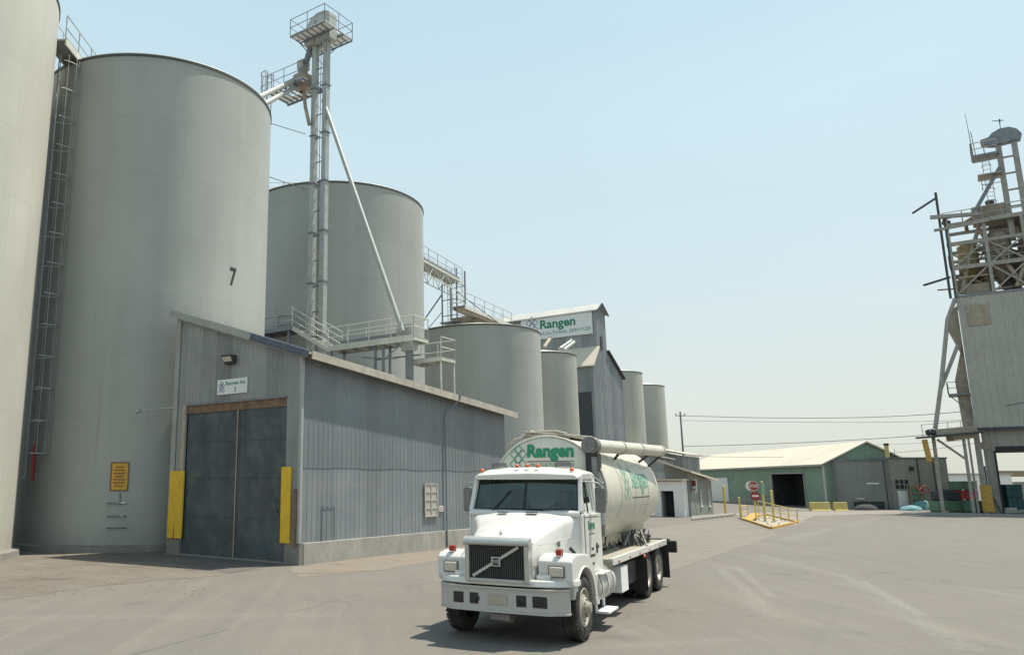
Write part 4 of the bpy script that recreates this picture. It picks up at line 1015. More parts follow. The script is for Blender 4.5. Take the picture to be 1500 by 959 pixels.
q = MB(); q.lathe([(.30,-.05),(.30,-.08),(.275,-.08)], c=(.06,0,1.62), axis='y', n=24, smooth=False); q.build('dark_rim', M['iron'], rd)
q = MB(); q.lathe([(0,-.03),(.32,-.03),(.32,-.02),(0,-.02)], c=(-.17,0,2.28), axis='y', n=20, smooth=False); q.build('back_plate', M['signwhite'], sp)
# loading pit: kerbed opening with yellow rails
pa, pb, pc, pd_ = gp(1087, 761), gp(1130, 775), gp(1169, 766), gp(1124, 755)
pit = thing('loading_pit', 'kerbed pit with yellow pipe rails and a sandy floor in mid yard', 'railing', (pa+pc)/2)
o_ = (pa+pc)/2
L4 = [p_-o_ for p_ in (pa, pb, pc, pd_)]
q = MB()
for i in range(4):
    q.bar(L4[i]+Vector((0,0,.06)), L4[(i+1) % 4]+Vector((0,0,.06)), .12, .12)
q.build('kerb', M['ochre'], pit)
q = MB(); q.add([L4[0]+Vector((0,0,.02)), L4[1]+Vector((0,0,.02)), L4[2]+Vector((0,0,.02)), L4[3]+Vector((0,0,.02))], [(0,1,2,3)]); o = q.build('pit_floor', M['tan'], pit)
q = MB()
m1 = L4[0].lerp(L4[1], .35)
q.add([L4[0]+Vector((0,0,.03)), m1+Vector((0,0,.03)), m1.lerp(L4[3],.5)+Vector((0,0,.35)), L4[0].lerp(L4[3],.4)+Vector((0,0,.35))], [(0,1,2,3)]); q.build('steel_ramp', M['ochre'], pit, solid=.03)
q = MB(); A_ = L4[3].lerp(L4[0], .35); 
for P0, P1, h0, h1 in ((A_, L4[2], 1.15, .8), (L4[0], L4[0].lerp(A_,.35), .9, .9)):
    for kk in (1, .55): q.cyl(P0+Vector((0,0,h0*kk)), P1+Vector((0,0,h1*kk)), .03, n=6)
    n = max(1, round((P1-P0).length/2.0))
    for i in range(n+1): p_ = P0.lerp(P1, i/n); q.cyl(p_, p_+Vector((0,0,h0+(h1-h0)*i/n)), .035, n=6)
q.build('pipe_rail', M['yellow_old'], pit)
q = MB(); random.seed(3)
for i in range(40):
    a_ = random.random(); b2 = random.random(); p_ = L4[0].lerp(L4[1], a_).lerp(L4[3].lerp(L4[2], a_), b2); r = random.uniform(.03,.08)
    q.box(p_+Vector((0,0,.05)), (r*1.4, r, r*.8), Matrix.Rotation(random.random()*3, 3, 'Z'))
o = q.build('spilled_grain', M['tan'], pit); o['kind'] = 'stuff'
for k, (x, y, yt, lb) in enumerate(((1121, 764, 706, 'tall green topped yellow post behind the stop sign'), (1134, 765, 719, 'yellow post between the stop sign and the warehouse doorway'), (1063, 754, 712, 'yellow post on the kerb near the white sliding door'), (1085, 760, 729, 'low yellow post at the left corner of the pit'))):
    P = gp(x, y); h = dp(x, yt, P.y).z; t_ = thing('guard_post', lb, 'post', P, 0, 'yellow guard posts')
    q = MB(); q.cyl((0,0,0),(0,0,h),.075 if k < 3 else .05,n=10); q.lathe([(.075,h),(.05,h+.04),(0.01,h+.05)], n=10); q.build('post', M['yellow_old' if k != 2 else 'yellow'], t_)
    q = MB(); q.lathe([(.16,0),(.16,.05),(.075,.06)], n=12); q.build('base', M['conc'], t_)
    if k == 0: q = MB(); q.b(-.13,.13,-.12,-.08,h-.8,h); q.build('green_panel', M['wgreen'], t_)
# ================================================================== poles and wires
P = dp(999, 640, 96); P.z = 0; h = dp(998, 603, 96).z
pt = thing('utility_pole', 'thin grey utility pole standing beyond the block office', 'pole', P)
q = MB(); q.cyl((0,0,0),(0,0,h),.15,.10,n=8); q.build('pole', M['galv_dark'], pt)
q = MB(); q.bar((-.6,0,h-.5),(.6,0,h-.5),.1); q.build('crossarm', M['galv_dark'], pt)
q = MB(); 
for xx in (-.55, 0, .55): q.cyl((xx,0,h-.45),(xx,0,h-.2),.05,n=6)
q.build('insulator', M['iron'], pt)
wires = (((999,609),(1250,615),(1540,580),96,60), ((999,654),(1200,648),(1540,615),96,62), ((1000,616),(1250,622),(1540,606),98,62), ((1000,668),(1280,665),(1540,622),99,66), ((1250,653),(1330,650),(1420,645),110,100))
for k, (a, b, c, Ya, Yc) in enumerate(wires):
    A, C_ = dp(a[0],a[1],Ya), dp(c[0],c[1],Yc); Bm = dp(b[0],b[1], Ya+(Yc-Ya)*(b[0]-a[0])/(c[0]-a[0])*.8)
    pts = []
    for i in range(25):
        s = i/24; sm = (b[0]-a[0])/(c[0]-a[0])
        w0 = (s-sm)*(s-1)/(sm); w1 = s*(s-1)/(sm*(sm-1)); w2 = s*(s-sm)/(1-sm)
        P_ = A*w0 + Bm*w1 + C_*w2; P_.y = A.y+(C_.y-A.y)*s
        pts.append(P_)
    q = MB(); q.tube(pts, .018 if k not in (0,1) else .028, 4); o = q.build('overhead_wire', M['iron'])
    tag(o, ['topmost and darkest sagging wire above the green warehouse', 'dark sagging wire passing just over the green warehouse roof', 'faint wire just under the topmost wire', 'faint lowest wire grazing the cream warehouse roof', 'short faint wire over the grey workshop'][k], 'wire', 'overhead wires')
# ================================================================== the bulk feed truck
M['tw'] = paint('truck_white', (.62,.615,.585), .26, 0, .04, 1.0, .12, (.42,.385,.32), .30, grime=1.8)
M['tank'] = paint('tank_cream', (.56,.545,.465), .38, 0, .05, .8, .22, (.42,.36,.27), .35)
M['hopper'] = paint('dusty_hopper', (.46,.40,.30), .6, 0, .12, 1.5, .5, (.25,.20,.14), .5)
M['chrome'] = paint('brushed_aluminium', (.46,.46,.43), .32, .5, .05, 3)
M['bump'] = paint('aluminium_bumper', (.44,.445,.43), .33, .35, .03, 2)
M['tyre'] = paint('tyre_rubber', (.030,.029,.028), .85, 0, .2, 5, .0, (.14,.125,.10), .55, .4, 30)
M['rim'] = paint('dusty_wheel_rim', (.38,.35,.29), .5, .25, .15, 4, .0, (.2,.17,.13), .5)
M['chass'] = paint('chassis_black', (.03,.03,.03), .7, .1, .2, 3, .0, (.10,.09,.07), .4)
M['deckm'] = paint('dusty_deck', (.32,.30,.24), .85, 0, .2, 2.5, .0, (.14,.13,.10), .6)
M['grey'] = paint('exhaust_grey', (.19,.19,.185), .55, .35, .2, 4, .3, (.25,.2,.15), .4)
M['grille'] = paint('grille_dark', (.035,.037,.035), .5, .3, .2, 4)
M['slat'] = paint('grille_slat', (.05,.053,.05), .5, .1, .1, 4)
M['lens'] = paint('headlamp_glass', (.62,.56,.46), .1, .1, .1, 14)
M['redlens'] = paint('red_lens', (.38,.025,.015), .25, 0, .05, 5)
M['amber'] = paint('amber_lens', (.70,.14,.04), .25, 0, .05, 5)
M['cabin'] = paint('cabin_trim', (.06,.075,.075), .8, 0, .15, 3)
M['glass'] = glass_mat('windscreen_glass', (.42,.55,.52))
M['skin'] = paint('skin', (.35,.20,.14), .6, 0, .05, 5)
M['shirt'] = paint('dark_red_shirt', (.10,.03,.03), .85, 0, .2, 6)
HD = RAD(28.8)
TR = thing('feed_truck', 'white conventional bulk feed truck with green lettering on its cream tank', 'truck', (2.3, 13.9, 0), math.atan2(-math.cos(HD), -math.sin(HD)))
def T(q, name, m, parent=None, bevel=0, seg=2, rc=True):
    o = q.build(name, m if not isinstance(m, str) else M[m], parent or TR, bevel, seg)
    if rc: recalc(o)
    return o
# chassis
q = MB(); q.b(-8.05,.75,-.45,-.36,.62,.88); q.b(-8.05,.75,.36,.45,.62,.88)
T(q, 'chassis_rail', 'chass')
q = MB()
for x in (-.0, -5.6, -6.95): q.cyl((x,-1.0,.52),(x,1.0,.52),.09,n=10)
q.b(-7.4,-5.1,-.2,.2,.38,.66); q.b(-1.6,.5,-.3,.3,.42,.75); q.b(-.1,.1,-.75,.75,.35,.5); T(q, 'axle', 'chass')
# bumper
q = MB()
bp_ = [(.74,-1.09),(.93,-.80),(.97,0),(.93,.80),(.74,1.09)]
def bump(q, off, z0, z1, th=.05):
    P = [(x+off, y) for x, y in bp_]; I = [(x+off-th, y) for x, y in bp_]
    n = len(P); vs = [(x,y,z0) for x,y in P]+[(x,y,z1) for x,y in P]+[(x,y,z0) for x,y in I]+[(x,y,z1) for x,y in I]
    fs = []
    for i in range(n-1):
        fs += [(i,i+1,n+i+1,n+i),(2*n+i,3*n+i,3*n+i+1,2*n+i+1),(i,2*n+i,2*n+i+1,i+1),(n+i,n+i+1,3*n+i+1,3*n+i)]
    fs += [(0,n,3*n,2*n),(n-1,3*n-1,4*n-1,2*n-1)]
    q.add(vs, fs)
q = MB(); bump(q, 0, .50, .86); B_ = T(q, 'bumper', 'bump', bevel=.012)
q = MB(); bump(q, .03, .842, .875, .12); bump(q, .03, .485, .515, .12); T(q, 'bumper_lip', 'chrome', B_, bevel=.006)
def onb(y): 
    ay = abs(y); return .97-.04*ay/.8 if ay < .8 else .93-.23*(ay-.8)/.4
q = MB()
rb = paint('recess_shade_black', (.02,.018,.018), .6)  # flat black panels: shade of the bumper holes put into the colour
for y0, y1 in ((-.78,-.60),(-.49,-.34),(.30,.46),(.56,.79)):
    q = MB()
    ym = (y0+y1)/2; x = onb(ym)
    a, b = Vector((onb(y0)+.006, y0, 0)), Vector((onb(y1)+.006, y1, 0))
    q.add([(a.x,a.y,.595),(b.x,b.y,.595),(b.x,b.y,.765),(a.x,a.y,.765)], [(0,1,2,3)]); T(q, 'bumper_hole_shade', rb, B_, rc=False)
q = MB()
q = MB(); q.b(.972,.982,-.17,.15,.60,.76); T(q, 'blank_plate', 'rim', B_, bevel=.01)
for y in (-.37, .37):
    q = MB(); q.lathe([(.03,-.01),(.055,0),(.03,.01)], c=(onb(y)+.01,y,.68), axis='x', n=12)
    T(q, 'tow_eye', 'iron', B_)
q = MB(); q.b(.6,.9,-.16,.16,.36,.46); q.b(.55,.7,-.13,.13,.3,.4); T(q, 'tow_bracket', 'grey', bevel=.01)
# valance ledge over the bumper
q = MB()
lv = [(.60,-1.19),(.86,-.95),(.97,-.62),(.99,0),(.97,.62),(.86,.95),(.60,1.19)]
n = len(lv); vs = [(x,y,.90) for x,y in lv]+[(x-.03,y,1.00) for x,y in lv]+[(.4,y,.90) for x,y in lv]+[(.4,y,1.00) for x,y in lv]
fs = [(i,i+1,n+i+1,n+i) for i in range(n-1)]+[(2*n+i,3*n+i,3*n+i+1,2*n+i+1) for i in range(n-1)]+[(i,2*n+i,2*n+i+1,i+1) for i in range(n-1)]+[(n+i,n+i+1,3*n+i+1,3*n+i) for i in range(n-1)]+[(0,n,3*n,2*n),(n-1,3*n-1,4*n-1,2*n-1)]
q.add(vs, fs); T(q, 'valance', 'tw', bevel=.02)
# hood
secs = []
for x, w, zt, cr in ((.90,.50,1.56,.03),(.88,.525,1.60,.035),(.55,.585,1.68,.045),(.2,.66,1.77,.05),(-.12,.80,1.87,.05),(-.42,.99,1.965,.05)):
    zb = .93
    pts = [(-w,zb),(-w-.005,(zb+zt)/2),(-w,zt-.10),(-w+.03,zt-.045),(-w+.09,zt-.01),(-w*.5,zt+cr*.8),(0,zt+cr),(w*.5,zt+cr*.8),(w-.09,zt-.01),(w-.03,zt-.045),(w,zt-.10),(w+.005,(zb+zt)/2),(w,zb)]
    secs.append([(x, a, b) for a, b in pts])
q = MB(); q.loft(secs, smooth=True, caps=True); HO_ = T(q, 'hood', 'tw')
md = HO_.modifiers.new('Edge', 'EDGE_SPLIT'); md.split_angle = RAD(40)
q = MB()
for s in (-1, 1):
    q.bar((.7,s*.635,1.52),(-.3,s*.89,1.60),.012,.016)
T(q, 'hood_crease', 'tw', HO_)
q = MB(); q.b(.70,.76,-.02,.02,1.64,1.70); q.tube([(.74,0,1.65),(.78,0,1.70),(.76,0,1.73)], .012, 6); T(q, 'hood_ornament', 'chrome', HO_)
# grille
q = MB(); q.b(.78,.845,-.53,.53,.985,1.52); G_ = T(q, 'grille', 'grille')
q = MB()
n = 27
for i in range(n): y = -.50 + 1.0*i/(n-1); q.b(.845,.868,y-.008,y+.008,1.0,1.51)
T(q, 'grille_slats', 'slat', G_)
q = MB(); q.b(.60,.90,-.60,-.515,.95,1.56); q.b(.60,.90,.515,.60,.95,1.56); q.b(.83,.90,-.515,.515,.945,1.00)
T(q, 'grille_surround', 'chrome', G_, bevel=.012)
q = MB(); P0 = [(.80+.11*(1-(y/.62)**2*.25), y, 1.515) for y in (-.62,-.3,0,.3,.62)]
q.loft([[(.78,y,1.51),(x+.03,y,1.515),(x+.045,y,1.55),(x+.03,y,1.60),(x-.03,y,1.635),(.78,y,1.64)] for (x,y,_) in P0], closed=True, smooth=True); T(q, 'grille_crown', 'chrome', G_)
q = MB(); q.bar((.885,.46,1.50-.0),(.885,-.46,1.02),.012,.055,(1,0,0)) if False else None
q = MB(); a, b = Vector((.882,-.45,1.03)), Vector((.882,.42,1.50)); dd = (b-a).normalized(); pp = Vector((0,-dd.z,dd.y))*.024
q.prism([a+pp,b+pp,b-pp,a-pp], (.018,0,0)); T(q, 'diagonal_bar', 'chrome', G_, bevel=.004)
q = MB(); q.b(.895,.915,-.085,.085,1.19,1.34); em = T(q, 'emblem', 'chrome', G_, bevel=.008)
q = MB(); q.b(.916,.919,-.055,.055,1.21,1.245); q.b(.916,.919,-.055,.055,1.29,1.32); T(q, 'emblem_inlay', 'grille', em)
fe = lambda s, t: Vector((.920, s, 1.252+t))
q = MB(); letter(q, 'VOLVO', fe, .125, .026, .02, anchor='c'); T(q, 'emblem_lettering', 'ktext', em, rc=False)
def desc(o):
    out = [o]
    for c in [x for x in bpy.data.objects if x.parent == o]: out += desc(c)
    return out
def warp(o, f):
    for q_ in desc(o):
        for v in q_.data.vertices: v.co = f(v.co)
warp(G_, lambda c: Vector((c.x+.11, c.y*.90, c.z)))
# fenders
def fender(s):
    arch = [(.60*math.cos(a), .54+.60*math.sin(a)) for a in [RAD(k) for k in range(170, 12, -12)]]
    outer = [(.70,.92),(.74,1.00),(.74,1.28),(.66,1.345),(.45,1.375),(.15,1.37),(-.25,1.33),(-.50,1.22),(-.66,1.02),(-.74,.70),(-.78,.50),(-.70,.48)]
    q = MB(); poly = outer + [p for p in arch] + [(.60,.90)]
    A = [(x, s*.60, z) for x, z in poly]
    q.prism(A, (0, s*.55, 0))
    f_ = T(q, 'fender', 'tw', bevel=.035, seg=3)
    # flared lip
    q = MB(); q.tube([(.615*math.cos(RAD(k)), s*1.15, .54+.615*math.sin(RAD(k))) for k in range(172, 20, -8)], .018, 6); T(q, 'arch_lip', 'tw', f_)
    q = MB(); q.b(-.62,.62,s*.58,s*.62,.5,1.2); T(q, 'splash_panel', 'chass', f_)
    # headlamp
    cx, cy, cz = .742, s*.90, 1.13
    q = MB(); q.b(.72,.765,cy-.135,cy+.135,cz-.095,cz+.095); h_ = T(q, 'headlight', 'grey', bevel=.02)
    q = MB(); q.b(.75,.785,cy-.11,cy+.11,cz-.072,cz+.072); T(q, 'headlight_lens', 'lens', h_, bevel=.018, seg=3)
    q = MB(); 
    for k in range(5): q.b(.786,.789,cy-.08+k*.04-.003,cy-.08+k*.04+.003,cz-.06,cz+.06)
    T(q, 'lens_flutes', 'rim', h_)
    # marker lamp on top
    q = MB(); q.b(.60,.68,s*.92-.045,s*.92+.045,1.37,1.46); m_ = T(q, 'marker_lamp', 'redlens', bevel=.012)
    q = MB(); q.b(.585,.60,s*.92-.055,s*.92+.055,1.36,1.47); T(q, 'marker_housing', 'chrome', m_)
fender(1); fender(-1)
# ledges between grille and fenders
for s in (-1, 1):
    q = MB(); q.b(.45,.80,s*.58,s*.82,.985,1.08); T(q, 'fender_ledge', 'tw', bevel=.03)
# side emblem on the hood
for s in (-1, 1):
    q = MB(); q.lathe([(.0,s*0),(.10,0),(.10,s*.012),(0,s*.012)], c=(.02,s*.745,1.50), axis='y', n=20, smooth=False)
    q.v = [(.02+(x-.02), y, 1.50+(z-1.50)*.42) for x, y, z in q.v]; T(q, 'side_badge', 'iron', HO_)
    q = MB(); fb = (lambda s_, t: Vector((.02 - s_, .762, 1.483+t))) if s > 0 else (lambda s_, t: Vector((.02 + s_, -.762, 1.483+t)))
    letter(q, 'GMC', fb, .11, .035, .02, anchor='c'); T(q, 'badge_lettering', 'chrome', HO_, rc=False)
# cab
XB, XF = -1.72, -.40
q = MB()
def cabsec(x, zb, zt): pass
q.prism([(XF,-.99,.92),(XF,-.99,1.97),(XB,-.99,1.97),(XB,-.99,.92)], (0,.05,0)); q.prism([(XF,.94,.92),(XF,.94,1.97),(XB,.94,1.97),(XB,.94,.92)], (0,.05,0))
q.b(XB,XB+.05,-.94,.94,.92,1.97); q.b(XF-.05,XF,-.94,.94,.92,1.955); q.b(XB+.05,XF-.05,-.94,.94,.92,.97)
C_ = T(q, 'cab_body', 'tw', bevel=.02)
# cowl below the windscreen
q = MB(); q.loft([[(-.34,y*1.0,1.93),(-.36,y*.99,2.0),(-.46,y*.97,2.035),(-.52,y*.96,1.95)] for y in (-.97,-.5,0,.5,.97)], closed=True); T(q, 'cowl', 'tw')
zR = 2.60
# pillars
for s in (-1, 1):
    q = MB()
    q.bar((-.45,s*.955,2.0),(-.68,s*.915,zR),.07,.085); T(q, 'pillar', 'tw', bevel=.015)
    q = MB(); q.bar((-1.36,s*.965,1.96),(-1.38,s*.915,zR),.07,.06)
    q.prism([(XB,s*.97,1.96),(-1.40,s*.97,1.96),(-1.42,s*.915,zR),(XB+.03,s*.915,zR)], (0,-s*.04,0)); T(q, 'pillar', 'tw', bevel=.015)
q = MB(); q.prism([(XB+.02,-.95,1.96),(XB+.02,-.60,1.96),(XB+.02,-.60,2.15),(XB+.02,.6,2.15),(XB+.02,.6,1.96),(XB+.02,.95,1.96),(XB+.04,.9,zR),(XB+.04,-.9,zR)], (.03,0,0)); T(q, 'rear_panel', 'tw')
# roof: crowned, with visor lip
secs = []
for x, w, z, c in ((-.56,.93,2.575,.0),(-.54,.955,2.60,.055),(-.60,.965,2.63,.085),(-.85,.97,2.67,.11),(-1.3,.97,2.68,.11),(-1.66,.96,2.66,.10),(-1.74,.94,2.60,.08)):
    pts = [(-w,zR-.04),(-w-.005,z-.02),(-w+.05,z+.03),(-w*.8,z+c*.62),(-w*.4,z+c*.93),(0,z+c),(w*.4,z+c*.93),(w*.8,z+c*.62),(w-.05,z+.03),(w+.005,z-.02),(w,zR-.04)]
    secs.append([(x,a,b) for a,b in pts])
q = MB(); q.loft(secs, smooth=True); R_ = T(q, 'roof', 'tw'); md = R_.modifiers.new('Edge', 'EDGE_SPLIT'); md.split_angle = RAD(50)
q = MB()
for y in (-.86,-.17,0.02,.21,.83):
    q.lathe([(.045,0),(.045,.035),(.03,.06),(.0,.068)], c=(-.68,y*1.0,2.68+.10*(1-(y/.97)**2)), n=12)
for y in (-.86,-.17,0.02,.21,.83):
    z = 2.672+.10*(1-(y/.97)**2)
    k = MB(); k.lathe([(.037,0),(.039,.03),(.027,.055),(.0,.063)], c=(-.66,y,z), n=12); l_ = T(k, 'roof_light', 'amber', R_)
q = MB(); 
for y in (-.62, .60): q.tube([(-.95,y-.14,2.76),(-.95,y-.14,2.86),(-.95,y+.14,2.86),(-.95,y+.14,2.76)], .015, 6); q.b(-1.05,-.9,y-.12,y+.12,2.79,2.87)
T(q, 'air_horn_bracket', 'grey', R_)
# windscreen
def wsp(y, t, off=0): # t 0 bottom..1 top
    return Vector((-.435-.225*t + off - .05*(y/.95)**2, y*(1-.05*t), 2.03+.555*t))
def wquad(q, y0, y1, t0, t1, off, n=5):
    P = [[wsp(y0+(y1-y0)*i/n, t, off) for i in range(n+1)] for t in (t0, t1)]
    vs = P[0]+P[1]; q.add(vs, [(i,i+1,n+2+i,n+1+i) for i in range(n)], True)
q = MB(); wquad(q, -.90, -.02, .03, .97, .0); wquad(q, .02, .90, .03, .97, .0); W_ = T(q, 'windscreen', 'glass', rc=False)
q = MB(); 
for (y0,y1,t0,t1) in ((-.95,.95,-.04,.045),(-.95,.95,.955,1.03),(-.95,-.895,0,1),(.895,.95,0,1),(-.022,.022,0,1)): wquad(q, y0, y1, t0, t1, .008)
T(q, 'windscreen_seal', 'black', W_, rc=False)
for s in (-1, 1):
    q = MB(); a = wsp(s*.05+.12*s,.0,.03); b = wsp(.12*s-.32,.72 if s < 0 else .05,.035)
    q.cyl(wsp(.45*s-.1,-.03,.03), wsp(.45*s-.1+.28,.62,.03) if s < 0 else wsp(.45*s-.45,.02,.03), .012, n=6); q.cyl(wsp(.45*s-.12,-.06,.03), wsp(.45*s+.02,-.06,.03), .022, n=6)
    T(q, 'wiper', 'black', W_)
for y0, y1 in ((-.42,-.25),(.10,.30)): q = MB(); q.b(-.30,-.22,y0,y1,1.985,2.0); T(q, 'cowl_vent', 'black')
# doors with window, both sides
for s in (-1, 1):
    q = MB(); y = s*.99
    q.b(-1.34,-.52,y-.004*s,y+.022*s,.98,1.965); d_ = T(q, 'door', 'tw', bevel=.012)
    q = MB()
    F_ = [(-.55,1.955),(-.72,2.58),(-1.34,2.58),(-1.34,1.955)]; I_ = [(-.62,2.0),(-.755,2.54),(-1.29,2.54),(-1.29,2.0)]
    fo = lambda p, k=0: Vector((p[0], s*(.985-.075*(p[1]-1.95)/.63+k), p[1]))
    for i in range(4): a, b, c, e = F_[i], F_[(i+1) % 4], I_[(i+1) % 4], I_[i]; q.prism([fo(a),fo(b),fo(c),fo(e)], (0,-s*.04,0))
    T(q, 'window_frame', 'tw', d_)
    q = MB(); q.add([fo(p,-.02) for p in I_], [(0,1,2,3)]); T(q, 'window_glass', 'glass', d_, rc=False)
    q = MB(); q.bar(fo((-.80,2.0),.01), fo((-.88,2.54),.01), .02,.02); T(q, 'quarter_bar', 'black', d_)
    q = MB(); q.b(-1.30,-1.16,y+.02*s,y+.045*s,1.36,1.42); q.b(-1.22,-1.18,y+.02*s,y+.04*s,1.28,1.46); T(q, 'door_handle', 'iron', d_, bevel=.008)
    q = MB(); 
    for x in (-.525, -1.345): q.b(x-.006,x+.006,y-.002*s,y+.006*s,.97,1.97)
    q.b(-1.34,-.52,y,y+.0245*s,1.905,1.92); T(q, 'door_seam', 'grey', d_)
    fd = (lambda a, b: Vector((-.62-a, .99+.026, b))) if s > 0 else (lambda a, b: Vector((-1.24+a, -.99-.026, b)))
    q = MB(); letter(q, 'Rangen', fd, .46, .16, .02, .05, 1.70); T(q, 'door_lettering', 'gtext', d_, rc=False)
    q = MB()
    for z, w in ((1.62,.4),(1.35,.16),(1.24,.32),(1.10,.22)):
        if z == 1.62: q.add([fd(.08,z), fd(.08+w,z), fd(.08+w,z+.012), fd(.08,z+.012)], [(0,1,2,3)]); continue
        n = int(w/.04)
        for k in range(n): u0 = .30-w/2+k*.04; q.add([fd(u0,z), fd(u0+.028,z), fd(u0+.028,z+.045), fd(u0,z+.045)], [(0,1,2,3)])
    T(q, 'door_small_print', 'ktext', d_, rc=False)
    # mirror
    mo = .0 if s < 0 else .10
    q = MB(); q.b(-.72,-.66,s*1.17-.09,s*1.17+.09,1.98,2.42); mr = T(q, 'mirror', 'grey', bevel=.03)
    q = MB(); q.tube([(-.66,s*.97,2.52),(-.69,s*1.12,2.50),(-.69,s*1.20,2.46),(-.69,s*1.20,1.92),(-.66,s*.98,1.90)], .014, 6); T(q, 'mirror_bracket', 'galv', mr)
    q = MB(); q.b(-.725,-.72,s*1.17-.075,s*1.17+.075,2.0,2.40); T(q, 'mirror_glass', 'chrome', mr)
    if s > 0: warp(mr, lambda c: Vector((c.x-(.30 if c.y > 1.04 else .15), c.y+(.05 if c.y > 1.04 else 0), c.z)))
# grab strap, dark hood latch on the driver side
q = MB(); q.bar((-.20,.86,1.42),(-.50,.99,1.17),.035,.05); T(q, 'hood_latch', 'black')
for nm_ in ('cab_body', 'cowl', 'pillar', 'rear_panel', 'windscreen', 'door'):
    for o_ in [x for x in bpy.data.objects if x.parent == TR and x.name.split('.')[0] == nm_]: warp(o_, lambda c: Vector((c.x, c.y*1.05, c.z+(.0 if c.z < 1.99 else 0))))
# interior
q = MB(); q.b(-1.66,-.46,-.93,.93,.98,1.02); q.loft([[(-.50,y,1.7),(-.50,y,2.02),(-.72,y,2.03),(-.84,y,1.92),(-.84,y,1.7)] for y in (-.92,.92)], closed=True, smooth=False); T(q, 'dashboard', 'cabin')
for s in (-1, 1):
    q = MB(); q.b(-1.45,-.98,s*.48-.25,s*.48+.25,1.25,1.45); q.b(-1.58,-1.44,s*.48-.25,s*.48+.25,1.4,2.15); q.b(-1.56,-1.46,s*.48-.13,s*.48+.13,2.16,2.36); T(q, 'seat', 'cabin', bevel=.04)
q = MB(); q.tube([Vector((-.90-.08*math.sin(a), .48+.23*math.cos(a), 1.93+.19*math.sin(a))) for a in [2*math.pi*k/20 for k in range(21)]], .016, 6); q.cyl((-.9,.48,1.93),(-.75,.48,1.85),.04,n=8); q.bar((-.9,.27,1.93),(-.9,.69,1.93),.03); T(q, 'steering_wheel', 'black')
# wheels
def wheel(x, s, front, yo):
    """yo = |y| of the outer face"""
    w = thing_child = None
    prof_t = [(.30,-.01),(.34,.0),(.44,.0),(.485,.012),(.505,.035),(.518,.06)]
    W_ = .28 if front else .28
    full = [(.30,.02),(.345,.0),(.43,-.004),(.485,.015),(.512,.045),(.518,.075)]
    for g_ in (.105,.14,.175): full += [(.518,g_-.008),(.507,g_-.006),(.507,g_+.006),(.518,g_+.008)]
    full += [(.518,.205),(.512,.235),(.485,.265),(.43,.284),(.345,.28),(.30,.26)]
    q = MB(); q.lathe([(r, s*(yo-h)) for r, h in full], c=(x,0,.52), axis='y', n=44)
    if not front: q.lathe([(r, s*(yo-.33-h)) for r, h in full], c=(x,0,.52), axis='y', n=32)
    t_ = T(q, 'wheel_tyre', 'tyre')
    # sidewall ribs (tread blocks)
    q = MB()
    for k in range(44):
        a = 2*math.pi*k/44; c_, s_ = math.cos(a), math.sin(a)
        q.box((x+.505*c_, s*(yo-.03), .52+.505*s_), (.02,.045,.035), Matrix.Rotation(-a, 3, 'Y'))
    T(q, 'tread_blocks', 'tyre', t_)
    if front: pr = [(.305,.015),(.30,.005),(.285,.005),(.275,.035),(.25,.05),(.20,.025),(.165,.012),(.155,.015),(.155,-.02),(.10,-.03),(.085,-.09),(.05,-.10),(0,-.10)]
    else: pr = [(.305,.015),(.30,.005),(.285,.005),(.272,.05),(.255,.13),(.225,.165),(.165,.17),(.16,.15),(.16,.08),(.13,.05),(.10,.045),(0,.04)]
    q = MB(); q.lathe([(r, s*(yo-h)) for r, h in pr], c=(x,0,.52), axis='y', n=36); r_ = T(q, 'wheel_rim', 'rim', t_)
    q = MB(); 
    for k in range(10):
        a = 2*math.pi*k/10; R0 = .135 if front else .19; h0 = -.035 if front else .145
        q.cyl((x+R0*math.cos(a), s*(yo-(h0+.03)), .52+R0*math.sin(a)), (x+R0*math.cos(a), s*(yo-h0), .52+R0*math.sin(a)), .016, n=6)
    T(q, 'lug_nuts', 'iron', r_)
    if front:
        for k in range(5):
            a = 2*math.pi*(k+.5)/5; q = MB()
            q.lathe([(0,0),(.034,0)], c=(x+.225*math.cos(a), s*(yo-.030)+s*.003, .52+.225*math.sin(a)), axis='y', n=10); T(q, 'hand_hole_shade', 'black', r_, rc=False)  # flat black disc painted for the shade in a rim hole
for s in (-1, 1):
    wheel(0, s, True, 1.13)
    wheel(-5.58, s, False, 1.09); wheel(-6.95, s, False, 1.09)
# fuel tank, steps and battery box
for s in (-1, 1):
    q = MB(); q.cyl((-.92,s*.86,.72),(-2.15,s*.86,.72),.30,n=28); f_ = T(q, 'fuel_tank', 'chrome' if s > 0 else 'chass')
    q = MB()
    for x in (-1.12,-1.55,-1.98): q.lathe([(.303,x-.035),(.314,x-.035),(.314,x+.035),(.303,x+.035)], c=(0,s*.86,.72), axis='x', n=28, smooth=False)
    T(q, 'tank_strap', 'tw', f_)
    q = MB(); q.b(-1.75,-1.05,s*1.02,s*1.26,.28,.32); q.b(-1.70,-1.66,s*1.0,s*1.04,.28,.6); q.b(-1.14,-1.10,s*1.0,s*1.04,.28,.6); T(q, 'step', 'white', bevel=.006)
    q = MB(); q.b(-1.6,-.95,s*1.0,s*1.2,.93,.96); q.b(-1.0,-.84,s*.8,s*1.12,.45,.95); T(q, 'cab_step', 'tw', bevel=.01)
    q = MB(); q.b(-3.35,-2.75,s*.72,s*1.12,.42,.90); T(q, 'tool_box', 'white', bevel=.01)
    q = MB(); q.b(-4.9,-3.6,s*.62,s*.98,.42,.88); T(q, 'side_tank', 'chass', bevel=.03)
# mud flaps
for s in (-1, 1):
    for x in (-4.92, -7.70):
        q = MB(); q.b(x-.012,x+.012,s*.60,s*1.20,.22,1.0); T(q, 'mud_flap', 'black')
